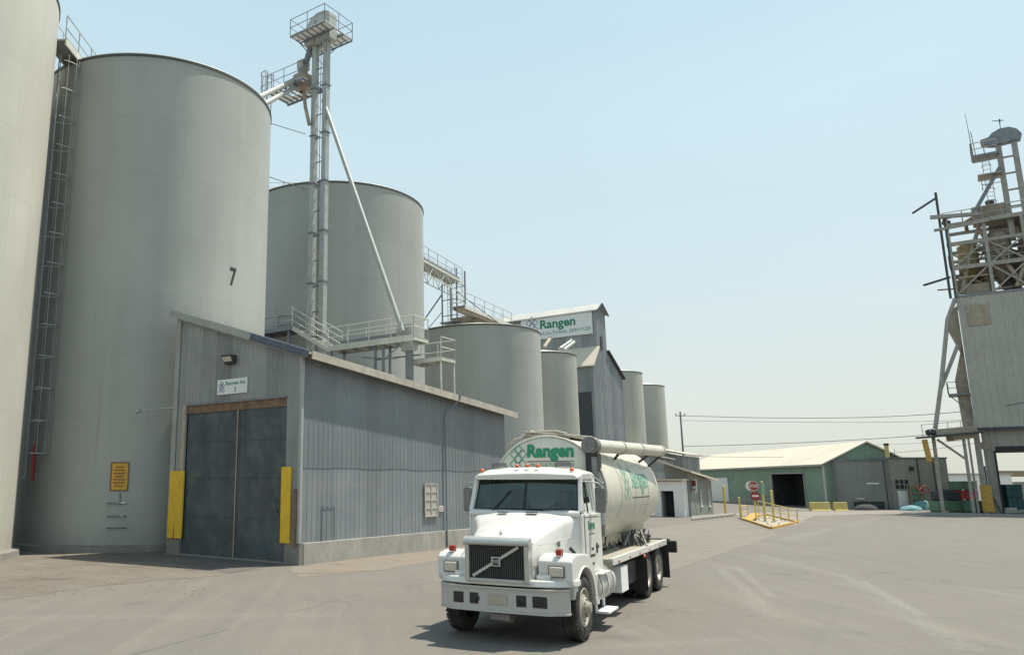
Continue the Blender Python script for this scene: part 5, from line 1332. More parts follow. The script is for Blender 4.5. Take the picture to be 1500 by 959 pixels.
# deck: dusty walkway with white folded edge
DX0, DX1, DZ = -2.02, -7.85, 1.10
q = MB(); q.b(DX1,DX0,-1.07,1.07,DZ-.06,DZ); T(q, 'deck', 'deckm')
for s in (-1, 1):
    q = MB(); q.b(DX1,DX0,s*1.07,s*1.15,DZ-.11,DZ+.02); l_ = T(q, 'deck_rail', 'tw', bevel=.008)
    q = MB()
    for x in (-2.5,-3.5,-4.5,-5.6,-6.8): q.b(x-.07,x+.07,s*1.15,s*1.154,DZ-.09,DZ-.05)
    T(q, 'reflector', 'redlens', l_)
    q = MB(); q.lathe([(.04,0),(.04,.03),(.0,.04)], c=(-4.9,s*1.15,DZ-.16), axis='y', n=10); T(q, 'side_marker', 'amber', l_)
q = MB(); q.prism([(DX0,.5,DZ-.02),(DX0,1.14,DZ-.02),(DX0,1.10,DZ-.30),(DX0,.5,DZ-.30)], (.03,0,0)); q.cyl((DX0+.028,1.02,DZ-.17),(DX0+.04,1.08,DZ-.17),.035,n=10); T(q, 'deck_end_plate', 'deckm')
q = MB(); q.b(-8.2,-7.9,-1.18,1.18,.80,1.12); T(q, 'rear_cross_box', 'chass', bevel=.02)
for s in (-1,1):
    q = MB(); q.b(-8.05,-7.87,s*1.17,s*1.36,.80,1.08); T(q, 'tail_lamp_box', 'black', bevel=.015)
# ---- tank
TX0, TX1, TC, TRr, HZ = -2.02, -8.0, 2.30, 1.10, 1.14
def tsec(x, k=1.0, n=24):
    """cylinder above, flanks tapering inwards below"""
    pts = []
    for i in range(n+1):
        a = math.pi*(1.16 - 1.32*i/n); pts.append((HZ*k*math.cos(a), TC+TRr*k*math.sin(a)))
    # a runs from beyond +pi (lower -y side) over the top to below 0 (lower +y side)
    yb, zb = .58*k, TC-(TC-1.34)*k
    return [(x, -yb, zb)] + [(x, y, z) for y, z in pts] + [(x, yb, zb)]
secs = [tsec(TX0+.0,.965), tsec(TX0-.05), tsec(TX0-1.4), tsec(-7.2), tsec(-7.6,.985), tsec(-7.85,.95), tsec(TX1,.90)]
q = MB(); q.loft(secs, closed=True, smooth=True, caps=False); TK = T(q, 'tank', 'tank'); md = TK.modifiers.new('Edge', 'EDGE_SPLIT'); md.split_angle = RAD(38)
# heads: dished
for (x, k, sgn) in ((TX0,.965,1),(TX1,.90,-1)):
    r0 = tsec(x, k); q = MB(); rings = []
    for f_, b_ in ((1,0),(.93,.03),(.7,.075),(.4,.10),(.01,.11)):
        rings.append([(x+sgn*b_, p[1]*f_, TC+(p[2]-TC)*f_) for p in r0])
    q.loft(rings, closed=True, smooth=True, caps=False); HDm = T(q, 'tank_head', 'tank', TK)
q = MB()
for x in (TX0-.03,):
    r = [Vector(p) for p in tsec(x, 1.0)]; q.tube([(p.x, p.y*1.005, TC+(p.z-TC)*1.005) for p in r], .022, 6)
for x in (-3.4,-4.8,-6.2): 
    r = [Vector(p) for p in tsec(x, 1.0)]; q.tube([(p.x, p.y*1.001, TC+(p.z-TC)*1.001) for p in r[1:-1]], .010, 5)
T(q, 'tank_seam', 'tank', TK)
# hoppers below
for k in range(4):
    x1 = -2.25-1.32*k; x0 = x1-1.26; xm = (x0+x1)/2; q = MB()
    q.loft([[(x1,.5,1.36),(x1,-.5,1.36),(x0,-.5,1.36),(x0,.5,1.36)],[(xm+.28,.24,1.14),(xm+.28,-.24,1.14),(xm-.28,-.24,1.14),(xm-.28,.24,1.14)]], closed=True, smooth=False); T(q, 'hopper', 'hopper', TK)
for s in (-1,1):
    q = MB(); zz = [(-7.5,1.40),(-2.1,1.40),(-2.1,1.30)]
    x = -2.1; k = 0
    while x > -6.9:
        zz += [(x-.10,1.18),(x-.28,1.16),(x-.40,1.27)]; x -= .46
    zz += [(-7.3,1.32)]
    q.prism([(a,s*.60,b) for a,b in zz], (0,-s*.03,0)); T(q, 'hopper_skirt', 'hopper', TK)
# gates, levers and hoses under the tank
random.seed(21)
for i in range(20):
    q = MB(); x = random.uniform(-7.2,-2.3); y = random.uniform(.40,.72); z = random.uniform(DZ,DZ+.03); q.bar((x,y,z),(x+random.uniform(-.22,.22),y+random.uniform(-.12,.2),z+random.uniform(.03,.16 if x > -5 else .30)),random.uniform(.015,.03)); T(q, 'gate_lever', 'grey')
q = MB(); q.cyl((-2.2,.0,1.27),(-7.5,.0,1.27),.11,n=10); T(q, 'bottom_auger', 'grey')
q = MB()
for i in range(22):
    x = -5.2-random.random()*2.0; y = .55+random.uniform(0,.42)
    q.tube([(x,y,DZ+.02),(x+random.uniform(-.15,.15),y+random.uniform(-.1,.1),DZ+random.uniform(.18,.36)),(x+random.uniform(-.35,.35),y+random.uniform(-.2,.2),DZ+random.uniform(.02,.2))],.028,6)
T(q, 'hose_bundle', 'grey')
q = MB(); q.cyl((-7.3,.35,1.55),(-7.75,.5,1.45),.16,n=14); q.cyl((-7.3,.35,1.55),(-7.05,.3,1.62),.12,n=14); T(q, 'outlet_elbow', 'tank')
# tank supports
q = MB()
for x in (-2.4,-4.0,-5.6,-7.0): q.b(x-.05,x+.05,-.5,.5,.88,DZ-.06); q.bar((x,.5,DZ),(x,.62,1.75),.06); q.bar((x,-.5,DZ),(x,-.62,1.75),.06)
T(q, 'tank_support', 'chass')
# top catwalk, rails and hose loop on the tank
q = MB(); q.b(-7.3,-2.1,-.35,.35,TC+TRr+.01,TC+TRr+.05); T(q, 'top_walk', 'rim', TK)
for x in (-2.9,-4.1,-5.3,-6.5): q = MB(); q.cyl((x,0,TC+TRr-.03),(x,0,TC+TRr+.06),.24,n=20); q.cyl((x,0,TC+TRr+.06),(x,0,TC+TRr+.08),.26,n=20); T(q, 'hatch', 'tank', TK)
q = MB(); q.tube([(-2.15,-.92,3.03),(-2.15,-.90,3.22),(-2.15,-.72,3.36),(-2.2,-.52,3.40),(-2.3,-.40,3.43)], .026, 8); q.tube([(-2.15,-.55,3.42),(-2.2,-.3,3.50),(-2.25,.1,3.50),(-2.2,.35,3.44)], .03, 8); q.tube([(-2.3,-.46,3.52),(-7.5,-.52,3.50)], .035, 8); q.tube([(-2.15,-.5,3.50),(-2.15,.85,3.36)], .028, 6)
T(q, 'hand_rail', 'rim')
# swinging discharge auger on the driver side top
A0, A1 = Vector((-2.05,.86,3.20)), Vector((-7.65,1.18,3.28)); ad = (A1-A0).normalized()
q = MB(); q.cyl(A0, A1, .13, n=22); AU = T(q, 'discharge_auger', 'tank')
q = MB()
for k in (.02,.35,.62,.985): c_ = A0.lerp(A1,k); q.cyl(c_-ad*.03, c_+ad*.03, .15, n=22)
T(q, 'auger_band', 'tank', AU)
q = MB(); q.cyl(A0-ad*.16, A0+ad*.06, .165, n=20); q.cyl(A0-ad*.20, A0-ad*.15, .12, n=16); q.lathe([(.05,-.01),(.09,0),(.05,.01)], c=A0-ad*.2, axis='x', n=14); T(q, 'auger_gearbox', 'grey', AU, bevel=.01)
q = MB(); q.b(-2.16,-1.88,.76,1.00,2.70,3.06); T(q, 'hydraulic_motor', 'chass', AU, bevel=.02)
for k in (.35,.80): q = MB(); c_ = A0.lerp(A1,k); q.bar(c_-Vector((0,.02,.10)), (c_.x,.80,2.95), .05); T(q, 'auger_cradle', 'chass', AU)
q = MB(); q.bar(A1+Vector((.1,0,-.12)), (A1.x+.35,.8,2.8), .045); T(q, 'auger_cradle', 'chass', AU)
# exhaust muffler with shield behind the cab, driver side
q = MB(); q.cyl((-1.92,.93,1.60),(-1.92,.93,2.42),.125,n=18); q.cyl((-1.92,.93,2.42),(-1.92,.93,2.98),.07,n=14); q.lathe([(.125,1.60),(.11,1.53),(.05,1.50)], c=(-1.92,.93,0), n=16); q.tube([(-1.92,.93,1.5),(-1.92,.88,1.2),(-1.8,.6,1.0)],.06,8); EX = T(q, 'exhaust', 'grey')
q = MB(); q.lathe([(.15,1.72),(.155,1.73),(.155,2.36),(.15,2.37)], c=(-1.92,.93,0), n=14, smooth=False, a0=-.6, a1=2.2); T(q, 'heat_shield', 'galv', EX)
q = MB(); q.tube([(-1.80,.90,2.62),(-1.84,1.02,2.52),(-1.90,1.06,2.48),(-2.0,1.04,2.50)], .018, 6); q.b(-2.05,-2.0,.95,1.10,2.15,2.25); T(q, 'bracket', 'galv', EX)
q = MB(); q.bar((-2.05,1.02,1.95),(-2.05,1.02,2.6),.03); q.b(-2.09,-2.02,1.0,1.10,2.28,2.34); T(q, 'clearance_lamp', 'amber', TK)
# ---- lettering on the tank
def headf(s, t):            # on the front head; s towards the driver's side (viewer's right)
    y, z = s, t
    r = max(abs(y)/(HZ*.965), abs(z-TC)/(TRr*.965)); r = math.sqrt((y/(HZ*.965))**2+((z-TC)/(TRr*.965))**2)
    x = TX0 + (.11 if r < .01 else .11-.01*r/.4 if r < .4 else .10-.025*(r-.4)/.3 if r < .7 else .075-.045*(r-.7)/.23 if r < .93 else .03-.03*(r-.93)/.07)
    return Vector((x+.012, y, z))
q = MB(); letter(q, 'Rangen', headf, .93, .235, .045, -.36, 3.0); T(q, 'tank_name', 'gtext', TK, rc=False)
q = MB(); n = 12
for i in range(n): a, b = -.36+.93*i/n, -.36+.93*(i+1)/n; q.add([headf(a,2.90),headf(b,2.90),headf(b,2.915),headf(a,2.915)], [(0,1,2,3)])
T(q, 'tank_rule', 'iron', TK, rc=False)
q = MB(); letter(q, 'AQUACULTURE  FEEDS', headf, .93, .065, .01, -.36, 2.81); T(q, 'tank_line', 'gtext', TK, rc=False)
q = MB(); lattice(q, headf, -.55, 2.96, .098, .018); T(q, 'tank_emblem', paint('green_blue_line', (.03,.20,.17), .5), TK, rc=False)
def sidef(s, t):            # driver's side wall; s runs backwards, t = arc length from the widest line
    a = t/TRr; return Vector((-3.9-s, (HZ+.008)*math.cos(a), TC+(TRr+.008)*math.sin(a)))
M['ptext'] = paint('faded_green_lettering', (.22,.42,.32), .5, 0, .1, 3)
q = MB(); letter(q, 'Rangen', sidef, 1.85, .42, .03, .55, .12); T(q, 'side_name', 'ptext', TK, rc=False)
q = MB()
n = 8
for i in range(n): q.add([sidef(.5+1.9*i/n,-.13),sidef(.5+1.9*(i+1)/n,-.13),sidef(.5+1.9*(i+1)/n,-.105),sidef(.5+1.9*i/n,-.105)], [(0,1,2,3)])
T(q, 'side_rule', 'iron', TK, rc=False)
q = MB(); lattice(q, sidef, .05, .15, .17, .035); T(q, 'side_emblem', 'ptext', TK, rc=False)
warp(TK, lambda c: Vector((c.x, c.y-.05, c.z)))
# ---- driver
def skin_fig(name, joints, edges, m, parent, sub=2):
    me = bpy.data.meshes.new(name); me.from_pydata([j[:3] for j in joints], edges, []); o = bpy.data.objects.new(name, me); COL.objects.link(o); o.parent = parent
    md = o.modifiers.new('Skin', 'SKIN'); md.use_smooth_shade = True
    for i, j in enumerate(joints): me.skin_vertices[0].data[i].radius = (j[3], j[4] if len(j) > 4 else j[3])
    me.skin_vertices[0].data[0].use_root = True
    sd = o.modifiers.new('Subsurf', 'SUBSURF'); sd.levels = sub; sd.render_levels = sub
    me.materials.append(m); return o
dr = thing('person', 'driver in a dark red shirt sitting at the wheel of the white truck', 'person', (0,0,0), 0)
dr.location = TR.location; dr.rotation_euler = TR.rotation_euler
dy = .48
J = [(-1.28,dy,1.50,.15,.17),(-1.32,dy,1.70,.14,.17),(-1.34,dy,1.90,.13,.18),(-1.34,dy,2.02,.07,.10),(-1.33,dy,2.10,.055,.055),
     (-1.33,dy+.19,1.97,.07),(-1.15,dy+.24,1.78,.05),(-.98,dy+.19,1.92,.035),
     (-1.33,dy-.19,1.97,.07),(-1.15,dy-.24,1.78,.05),(-.98,dy-.19,1.92,.035),
     (-1.05,dy+.1,1.52,.09),(-.85,dy+.13,1.50,.07),(-.80,dy+.13,1.15,.05),(-1.05,dy-.1,1.52,.09),(-.85,dy-.13,1.50,.07),(-.80,dy-.13,1.15,.05)]
Ed = [(0,1),(1,2),(2,3),(3,4),(2,5),(5,6),(6,7),(2,8),(8,9),(9,10),(0,11),(11,12),(12,13),(0,14),(14,15),(15,16)]
bo = skin_fig('body', J, Ed, M['shirt'], dr)
for s in (1,-1):
    hm = bpy.data.objects; 
    J2 = [(-.98,dy+.19*s,1.92,.032,.03),(-.93,dy+.20*s,1.96,.035,.022)]; E2 = [(0,1)]
    for k in range(4):
        b = len(J2); oy = dy+(.20)*s+(-.03+.02*k); J2 += [(-.90,oy,1.985,.010),(-.875,oy,1.975,.009),(-.878,oy,1.95,.008)]; E2 += [(1,b),(b,b+1),(b+1,b+2)]
    b = len(J2); J2 += [(-.925,dy+.20*s-.05*s,1.955,.011),(-.90,dy+.20*s-.06*s,1.965,.009)]; E2 += [(1,b),(b,b+1)]
    skin_fig('hand', J2, E2, M['skin'], bo, 1)
q = MB(); q.lathe([(.0,-.135),(.045,-.125),(.065,-.09),(.075,-.03),(.084,.03),(.080,.08),(.055,.115),(.0,.128)], c=(-1.29,dy,2.22), n=20)
q.v = [(x*1.0+((x+1.29)*.18), y*1.0, z) for x, y, z in q.v]
q.cyl((-1.33,dy,2.06),(-1.30,dy,2.14),.055,n=12); q.prism([(-1.205,dy-.012,2.235),(-1.175,dy,2.20),(-1.205,dy+.012,2.235),(-1.20,dy,2.26)], (0,0,-.012))
for s in (1,-1): q.lathe([(.0,-.01),(.022,0),(.0,.012)], c=(-1.30,dy+.082*s,2.22), axis='y', n=8)
q.bar((-1.208,dy-.022,2.165),(-1.208,dy+.022,2.165),.01)
hd_ = q.build('head', M['skin'], bo)
q = MB(); 
for s in (1,-1): q.lathe([(0,.0),(.011,.004),(0,.012)], c=(-1.214,dy+.03*s,2.235), axis='x', n=8)
q.build('eyes', M['ktext'], hd_)
q = MB(); q.lathe([(.090,.02),(.093,.06),(.075,.115),(.0,.145)], c=(-1.30,dy,2.22), n=20); q.prism([(-1.23,dy-.07,2.275),(-1.13,dy-.05,2.265),(-1.13,dy+.05,2.265),(-1.23,dy+.07,2.275)], (0,0,.012)); q.build('cap', M['navy'], hd_)
# ================================================================== feed mill at the right
MO = dp(1414, 520, 67.0); MO.z = 0
ml = thing('feed_mill', 'tall pale mill tower at the right edge with open steel frame and spouts on top', 'mill', MO, GRZ)
def mx(x, y): return loc2(pl(x, y, MO, U), MO)
zb_ = mx(1426, 627)[2]; zt_ = mx(1402, 436)[2]
print('MILL', zb_, zt_, tuple(MO))
WM, DM = 9.5, 7.0
q = MB(); ribs(q, (0,0,0), (0,-WM,0), lambda k: zb_, lambda k: zt_, (-1,0,0), .55, .04); q.build('front_wall', M['tanwall'], ml)
q = MB(); ribs(q, (0,0,0), (DM,0,0), lambda k: zb_, lambda k: zt_, (0,1,0), .55, .04); ribs(q, (DM,0,0), (DM,-WM,0), lambda k: zb_, lambda k: zt_, (1,0,0), .55, .04); ribs(q, (0,-WM,0), (DM,-WM,0), lambda k: 0, lambda k: zt_, (0,-1,0), .55, .04); q.build('side_wall', M['tanwall'], ml)
q = MB(); q.b(0, DM, -WM, 0, zb_-.02, zb_+.05); q.build('floor_slab', M['galv_dark'], ml); q = MB(); q.b(-.1, DM, -WM-.05, .1, zt_, zt_+.15); q.build('top_slab', M['galv_dark'], ml); q = MB(); q.b(-.12,-.002,-WM,.12,zb_-.25,zb_-.03); q.build('edge_beam', M['iron'], ml)
a = mx(1415, 448); b = mx(1452, 475)
q = MB(); q.b(-.09, -.045, a[1], b[1], min(a[2],b[2]), max(a[2],b[2])); q.build('louvre_panel', M['tan'], ml)
# stair tower sliver on the left flank
q = MB(); q.prism([(1.0,.05,zb_-.2),(1.0,.9,zb_+.2),(1.0,1.0,zb_+4.2),(1.0,.1,zb_+7.5)], (1.6,0,0)); q.prism([(1.0,.1,zb_+6.0),(1.0,1.0,zb_+8.8),(1.0,.8,zb_+10.2),(1.0,.1,zb_+10.8)], (1.5,0,0)); o = q.build('flank_hopper', M['tan'], ml); recalc(o)
q = MB(); q.b(.6,2.8,.05,1.6,zb_+2.9,zb_+3.05); q.bar((.8,1.5,zb_+2.9),(.8,.05,zb_+1.2),.08); q.build('flank_balcony', M['galv_dark'], ml)
q = MB(); railing(q, [(.6,.1,zb_+3.05),(.6,1.6,zb_+3.05),(2.8,1.6,zb_+3.05)], 1.0, 1.0, .03); q.build('flank_railing', M['galv_dark'], ml)
# lower block, set back to the right, with drive-through opening
Lx0 = -.30
yo = mx(1463, 690)[1]; zo = mx(1463, 660)[2]
print('OPEN', yo, zo)
q = MB(); ribs(q, (.3,Lx0,0), (.3,yo,0), lambda k: 0, lambda k: zb_-.02, (-1,0,0), .5, .03); ribs(q, (.3,yo,0), (.3,-WM,0), lambda k: zo, lambda k: zb_-.02, (-1,0,0), .5, .03)
ribs(q, (.3,Lx0,0), (DM,Lx0,0), lambda k: 0, lambda k: zb_-.02, (0,1,0), .5, .03); q.build('lower_wall', M['greywall2'], ml)
q = MB(); q.b(.25, DM, yo, yo+.15, 0, zo); q.b(.25,DM-.1,-WM+.1,yo,zo,zo+.35); q.build('opening_lining', M['dark'], ml)
q = MB()
for (xx, yy, ww) in ((-.05,.05,.42),(2.6,.1,.3),(5.2,.1,.3)): q.b(xx-ww/2, xx+ww/2, yy-ww/2, yy+ww/2, 0, zb_-.26)
q.build('column', M['frame'], ml)
q = MB(); q.bar((.1,-.9,0),(.1,-.25,2.0),.1); q.bar((2.6,-.2,zb_*.55),(.0,-.2,zb_*.3),.1); q.build('strut', M['iron'], ml)
q = MB(); yg = mx(1450, 735)[1]; q.b(-.30,-.0,yg-.25,yg+.55,.1,2.3); q.build('orange_guard', M['ochre'], ml, bevel=.02)
q = MB(); q.b(.2,.24,mx(1438,650)[1]-.6,mx(1438,650)[1]+.1,zb_-1.8,zb_-1.2); q.build('meter_box', M['tan'], ml)
# open frame on top
zf = zt_ + .15; ZF = mx(1395, 330)[2]
H_ = ZF - zf
q = MB()
ys = (.0, -2.6, -5.2, -WM); xs = (.0, 3.4, DM)
for xx in xs:
    for yy in ys: q.bar((xx,yy,zf), (xx,yy,ZF+(.8 if yy == 0 and xx == 0 else 0)), .26)
for zz in (zf+H_*.38, zf+H_*.72, ZF):
    for xx in xs: q.bar((xx,.2,zz),(xx,-WM,zz),.22,.28)
    for yy in ys: q.bar((0,yy,zz),(DM,yy,zz),.2,.26)
for i in range(3):
    a_, b_ = ys[i], ys[i+1]
    for zz0, zz1 in ((zf, zf+H_*.38), (zf+H_*.38, zf+H_*.72)):
        q.bar((0,a_,zz0),(0,b_,zz1),.12); 
        if i: q.bar((0,b_,zz0),(0,a_,zz1),.12)
        q.bar((3.4,a_,zz1),(3.4,b_,zz0),.12)
q.build('open_frame', M['frame'], ml)
q = MB(); railing(q, [(0,.2,ZF+.1),(0,-WM,ZF+.1)], 1.1, 1.3, .04); railing(q, [(0,.2,zf+H_*.38+.1),(0,-WM,zf+H_*.38+.1)], 1.1, 1.3, .035); q.build('frame_railing', M['frame'], ml)
q = MB(); q.b(-.1,DM,-WM,-3.0,ZF+.08,ZF+.2); q.b(-.1,DM,-WM,-.4,zf+H_*.38+.13,zf+H_*.38+.2); q.build('frame_deck', M['frame'], ml)
# machinery in the frame: cyclones, bins, ducts
def hopper(q, x, y, z, r, h): q.lathe([(.02,h),(r*.5,h),(r,h*.93),(r,h*.45),(r*.22,.0),(.01,0)], c=(x,y,z), n=18)
for k, (x, y, z, r, h, m) in enumerate(((1.3,-1.2,zf+1.2,.75,3.6,'dullochre'),(1.6,-3.4,zf+1.0,.95,4.6,'tan'),(1.4,-6.3,zf+.4,1.0,3.6,'tan'),(5.2,-4.0,zf+.4,1.2,4.2,'galv_dark'),(4.8,-1.4,zf+.3,.8,2.6,'tan'))):
    q = MB(); hopper(q, x, y, z, r, h); q.build('cyclone', M[m], ml)
q = MB(); q.b(.6,2.8,-4.4,-1.9,ZF+.1,ZF+1.5); q.build('rooftop_bin', M['tan'], ml, bevel=.1)
q = MB(); q.b(.7,2.6,-8.5,-5.8,zf+.2,zf+2.6); q.build('machine_box', M['galv_dark'], ml, bevel=.05); q = MB(); q.b(.5,2.0,-2.4,-.6,zf+.1,zf+1.0); q.build('machine_box', M['tan'], ml, bevel=.05)
q = MB()
random.seed(8)
for i in range(80):
    x0 = random.uniform(.2,5.5); y0 = random.uniform(-WM+.3,-.3); z0 = zf+random.uniform(.1,H_*.7)
    if i % 3: q.bar((x0,y0,z0),(x0+random.uniform(-.3,.3),y0+random.choice((-1,1))*random.uniform(.8,2.2),z0+random.uniform(-.3,1.6)),random.uniform(.07,.2))
    else: q.box((x0,y0,z0+.3),(random.uniform(.4,1),random.uniform(.4,1.1),random.uniform(.4,1.2)))
for (a_, b_, r) in (((.3,-.4,zf+.2),(.8,-2.3,ZF-.2),.16),((.4,-4.6,zf+.3),(.6,-2.2,ZF-.6),.2),((.2,-6.8,ZF-.2),(.3,-4.2,zf+.3),.18),((2.2,-.8,zf+.2),(2.4,-5.5,zf+3.2),.22),((.3,-7.9,zf+.2),(.5,-6.0,ZF),.17)): q.tube([a_, Vector(a_).lerp(Vector(b_),.5)+Vector((0,0,.3)), b_], r, 8)
q.build('duct', M['tan'], ml)
q = MB(); q.tube([(1.6,-1.4,ZF-.4),(1.6,-1.4,ZF+.5),(1.6,-2.4,ZF+1.0)],.16,8); q.build('elbow_duct', M['dullochre'], ml)
for k, (x, y, z) in enumerate(((1.2,.0,ZF+.15),(1.7,-3.3,ZF+1.5))):
    q = MB(); q.cyl((x,y,z),(x,y,z+.3),.14,n=8); q.lathe([(.02,.75),(.30,.62),(.36,.45),(.28,.3),(.14,.28)], c=(x,y,z), n=12); q.build('ventilator', M['iron'], ml)
q = MB(); q.bar((-.4,1.1,ZF+.9),(-.2,-2.4,ZF+.55),.34,.30); q.bar((-.35,.95,ZF-.35),(-.2,-3.0,ZF-.15),.22); q.build('header_beam', M['frame'], ml)
# mast with two arms on the left corner
q = MB(); q.bar((-.1,.45,zf-.2),(-.1,.45,ZF+3.2),.20); q.bar((-.1,.1,zf-.2),(-.1,.1,ZF+.6),.14); q.build('mast', M['iron'], ml)
q = MB(); q.bar((-.1,.45,ZF+2.7),(1.8,2.4,ZF+2.2),.14); q.build('mast_arm', M['iron'], ml)
q = MB(); q.bar((-.1,.3,zf+1.7),(1.5,2.3,zf+1.6),.16); q.build('mast_arm', M['iron'], ml)
# elevator legs with head, platform, cage ladder
ey = mx(1494, 330)[1]
hy = ey; z1 = mx(1480, 203)[2]
q = MB()
for dy in (.55, -.55): q.b(.5,.95,hy+dy-.2,hy+dy+.2,ZF-2,z1+.2)
q.build('elevator_leg', M['frame'], ml)
q = MB(); z = ZF+1
while z < z1: q.bar((.7,hy-.5,z),(.7,hy+.5,z),.14); z += 1.5
q.build('leg_tie', M['frame'], ml)
hp = [(-1.0,-.1),(-1.15,.35),(-.85,.9),(-.35,1.2),(.3,1.2),(.85,.95),(1.15,.62),(1.75,.5),(1.7,.05),(.9,-.2)]
q = MB(); q.prism([(.3, hy+y, z1+z) for y, z in hp], (.85,0,0)); o = q.build('elevator_head', M['galv_dark'], ml, bevel=.04); recalc(o)
q = MB(); q.b(-.2,1.6,hy+.6,hy+2.5,z1-1.1,z1-.95); q.build('head_platform', M['galv_dark'], ml); q = MB(); q.b(-.2,1.6,hy+.6,hy+2.3,z1-2.9,z1-2.8); q.build('rest_platform', M['frame'], ml)
q = MB(); railing(q, [(-.2,hy+.7,z1-.95),(-.2,hy+2.5,z1-.95),(1.6,hy+2.5,z1-.95)], 1.1, 1, .04); railing(q, [(-.2,hy+.7,z1-4.3),(-.2,hy+2.1,z1-4.3)], 1.0, 1, .035); q.build('head_railing', M['frame'], ml)
q = MB()
for yy in (1.35, 1.85): q.bar((.2,hy+yy,ZF),(.2,hy+yy,z1-.9),.05)
z = ZF
while z < z1-1: q.cyl((.2,hy+1.35,z),(.2,hy+1.85,z),.02,n=5); z += .35
z = ZF+1.5
while z < z1-1: q.tube([(.2,hy+1.25,z),(-.4,hy+1.35,z),(-.6,hy+1.6,z),(-.4,hy+1.85,z),(.2,hy+1.95,z)],.025,5); z += 1.1
q.build('cage_ladder', M['frame'], ml)
q = MB(); q.bar((.3,hy+.7,ZF+(z1-ZF)*.66),(.2,hy+2.9,ZF+.9),.28); q.build('down_spout', M['galv_dark'], ml)
q = MB(); q.cyl((0,hy+2.4,z1-.9),(.1,hy+2.5,z1+3.2),.04,.015,n=5); q.cyl((.7,hy+.2,z1+.9),(.7,hy+.2,z1+2.2),.03,n=5); q.bar((.7,hy-.1,z1+2.0),(.7,hy+.7,z1+2.15),.05); q.bar((.6,hy+.2,z1+1.8),(.8,hy+.15,z1+2.2),.08); q.cyl((.5,hy+2.2,z1-.9),(.5,hy+2.3,z1+1.5),.03,n=5); q.build('antenna', M['iron'], ml)
# spouts down the left flank
q = MB()
def mp(x, y, Y): P_ = dp(x, y, Y) ; r = P_-MO; return Vector((r.dot(U), r.dot(V), P_.z))
q.tube([mp(1399,438,66.5), mp(1388,468,66.5), mp(1379,560,66.5), mp(1370,628,66.5)], .17, 8); q.build('flank_spout', M['frame'], ml)
q = MB(); q.tube([mp(1403,506,66.8), mp(1378,570,66.6)], .15, 8); q.build('branch_spout', M['frame'], ml)
# side platform on posts
e = [mp(1352,641,66), mp(1428,634,66.5)]
ps = thing('side_platform', 'raised conveyor platform on thin legs at the left foot of the mill', 'platform', (MO.x, MO.y, 0), GRZ)
a_, b_ = e; dzp = .0
q = MB(); q.bar(a_, b_, 1.6, .16); q.build('deck', M['iron'], ps)
q = MB(); q.bar(a_.lerp(b_,.22)+Vector((0,0,.32)), b_+Vector((0,0,.35)), .55, .5); q.bar(a_.lerp(b_,.5)+Vector((0,0,-.3)), b_+Vector((0,0,-.2)), .7, .4); q.build('conveyor', M['tan'], ps)
q = MB(); q.cyl(a_.lerp(b_,.1)+Vector((0,0,.35)), a_.lerp(b_,.2)+Vector((0,0,.4)), .26, n=12); q.build('pulley', M['iron'], ps)
q = MB(); railing(q, [a_+Vector((0,0,.05)), b_+Vector((0,0,.05))], 1.0, 1.1, .025); q.build('railing', M['galv'], ps)
q = MB()
for (x, y0_, x2, y2, w) in ((1367,640,1379,744,.26),(1411,640,1421,742,.24),(1418,640,1428,744,.16)):
    A_ = mp(x, y0_, 66.2); B_ = Vector((A_.x, A_.y, 0)); q.bar(A_, B_, w)
A_ = mp(1373,644,66.2); B_ = mp(1414,672,66.2); q.bar(A_, B_, .14); q.build('leg_frame', M['frame'], ps)
q = MB(); A_ = mp(1354,644,66.2); B_ = mp(1362,676,66.2); q.bar(A_, B_, .40, .4); q.build('hanging_spout', M['ochre'], ps, bevel=.03)
# far plant seen through the drive-through
fp = thing('far_shed', 'pale shed with a brown band seen through the mill drive-through', 'building', dp(1500, 740, 96), 0); fp.location.z = 0
q = MB(); q.b(-7, 14, 0, 4, 0, 2.6); q.build('wall', M['greywall2'], fp)
q = MB(); q.b(-4, 9, -.5, -.1, 3.2, 3.9); q.build('brown_canopy', M['wood'], fp)
q = MB(); q.b(-3.6,-3.4,-.4,-.2,0,3.2); q.b(2.0,2.2,-.4,-.2,0,3.2); q.build('canopy_post', M['iron'], fp)
fs_ = thing('far_white_shed', 'low white shed far behind, in the gap beside the grey workshop', 'building', dp(1398, 740, 92), 0); fs_.location.z = 0
q = MB(); q.b(-2, 7, 0, 5, 0, 3.4); q.build('wall', M['white'], fs_); q = MB(); q.b(-2.2,7.2,-.2,5.2,3.4,3.55); q.build('roof', M['fascia'], fs_)
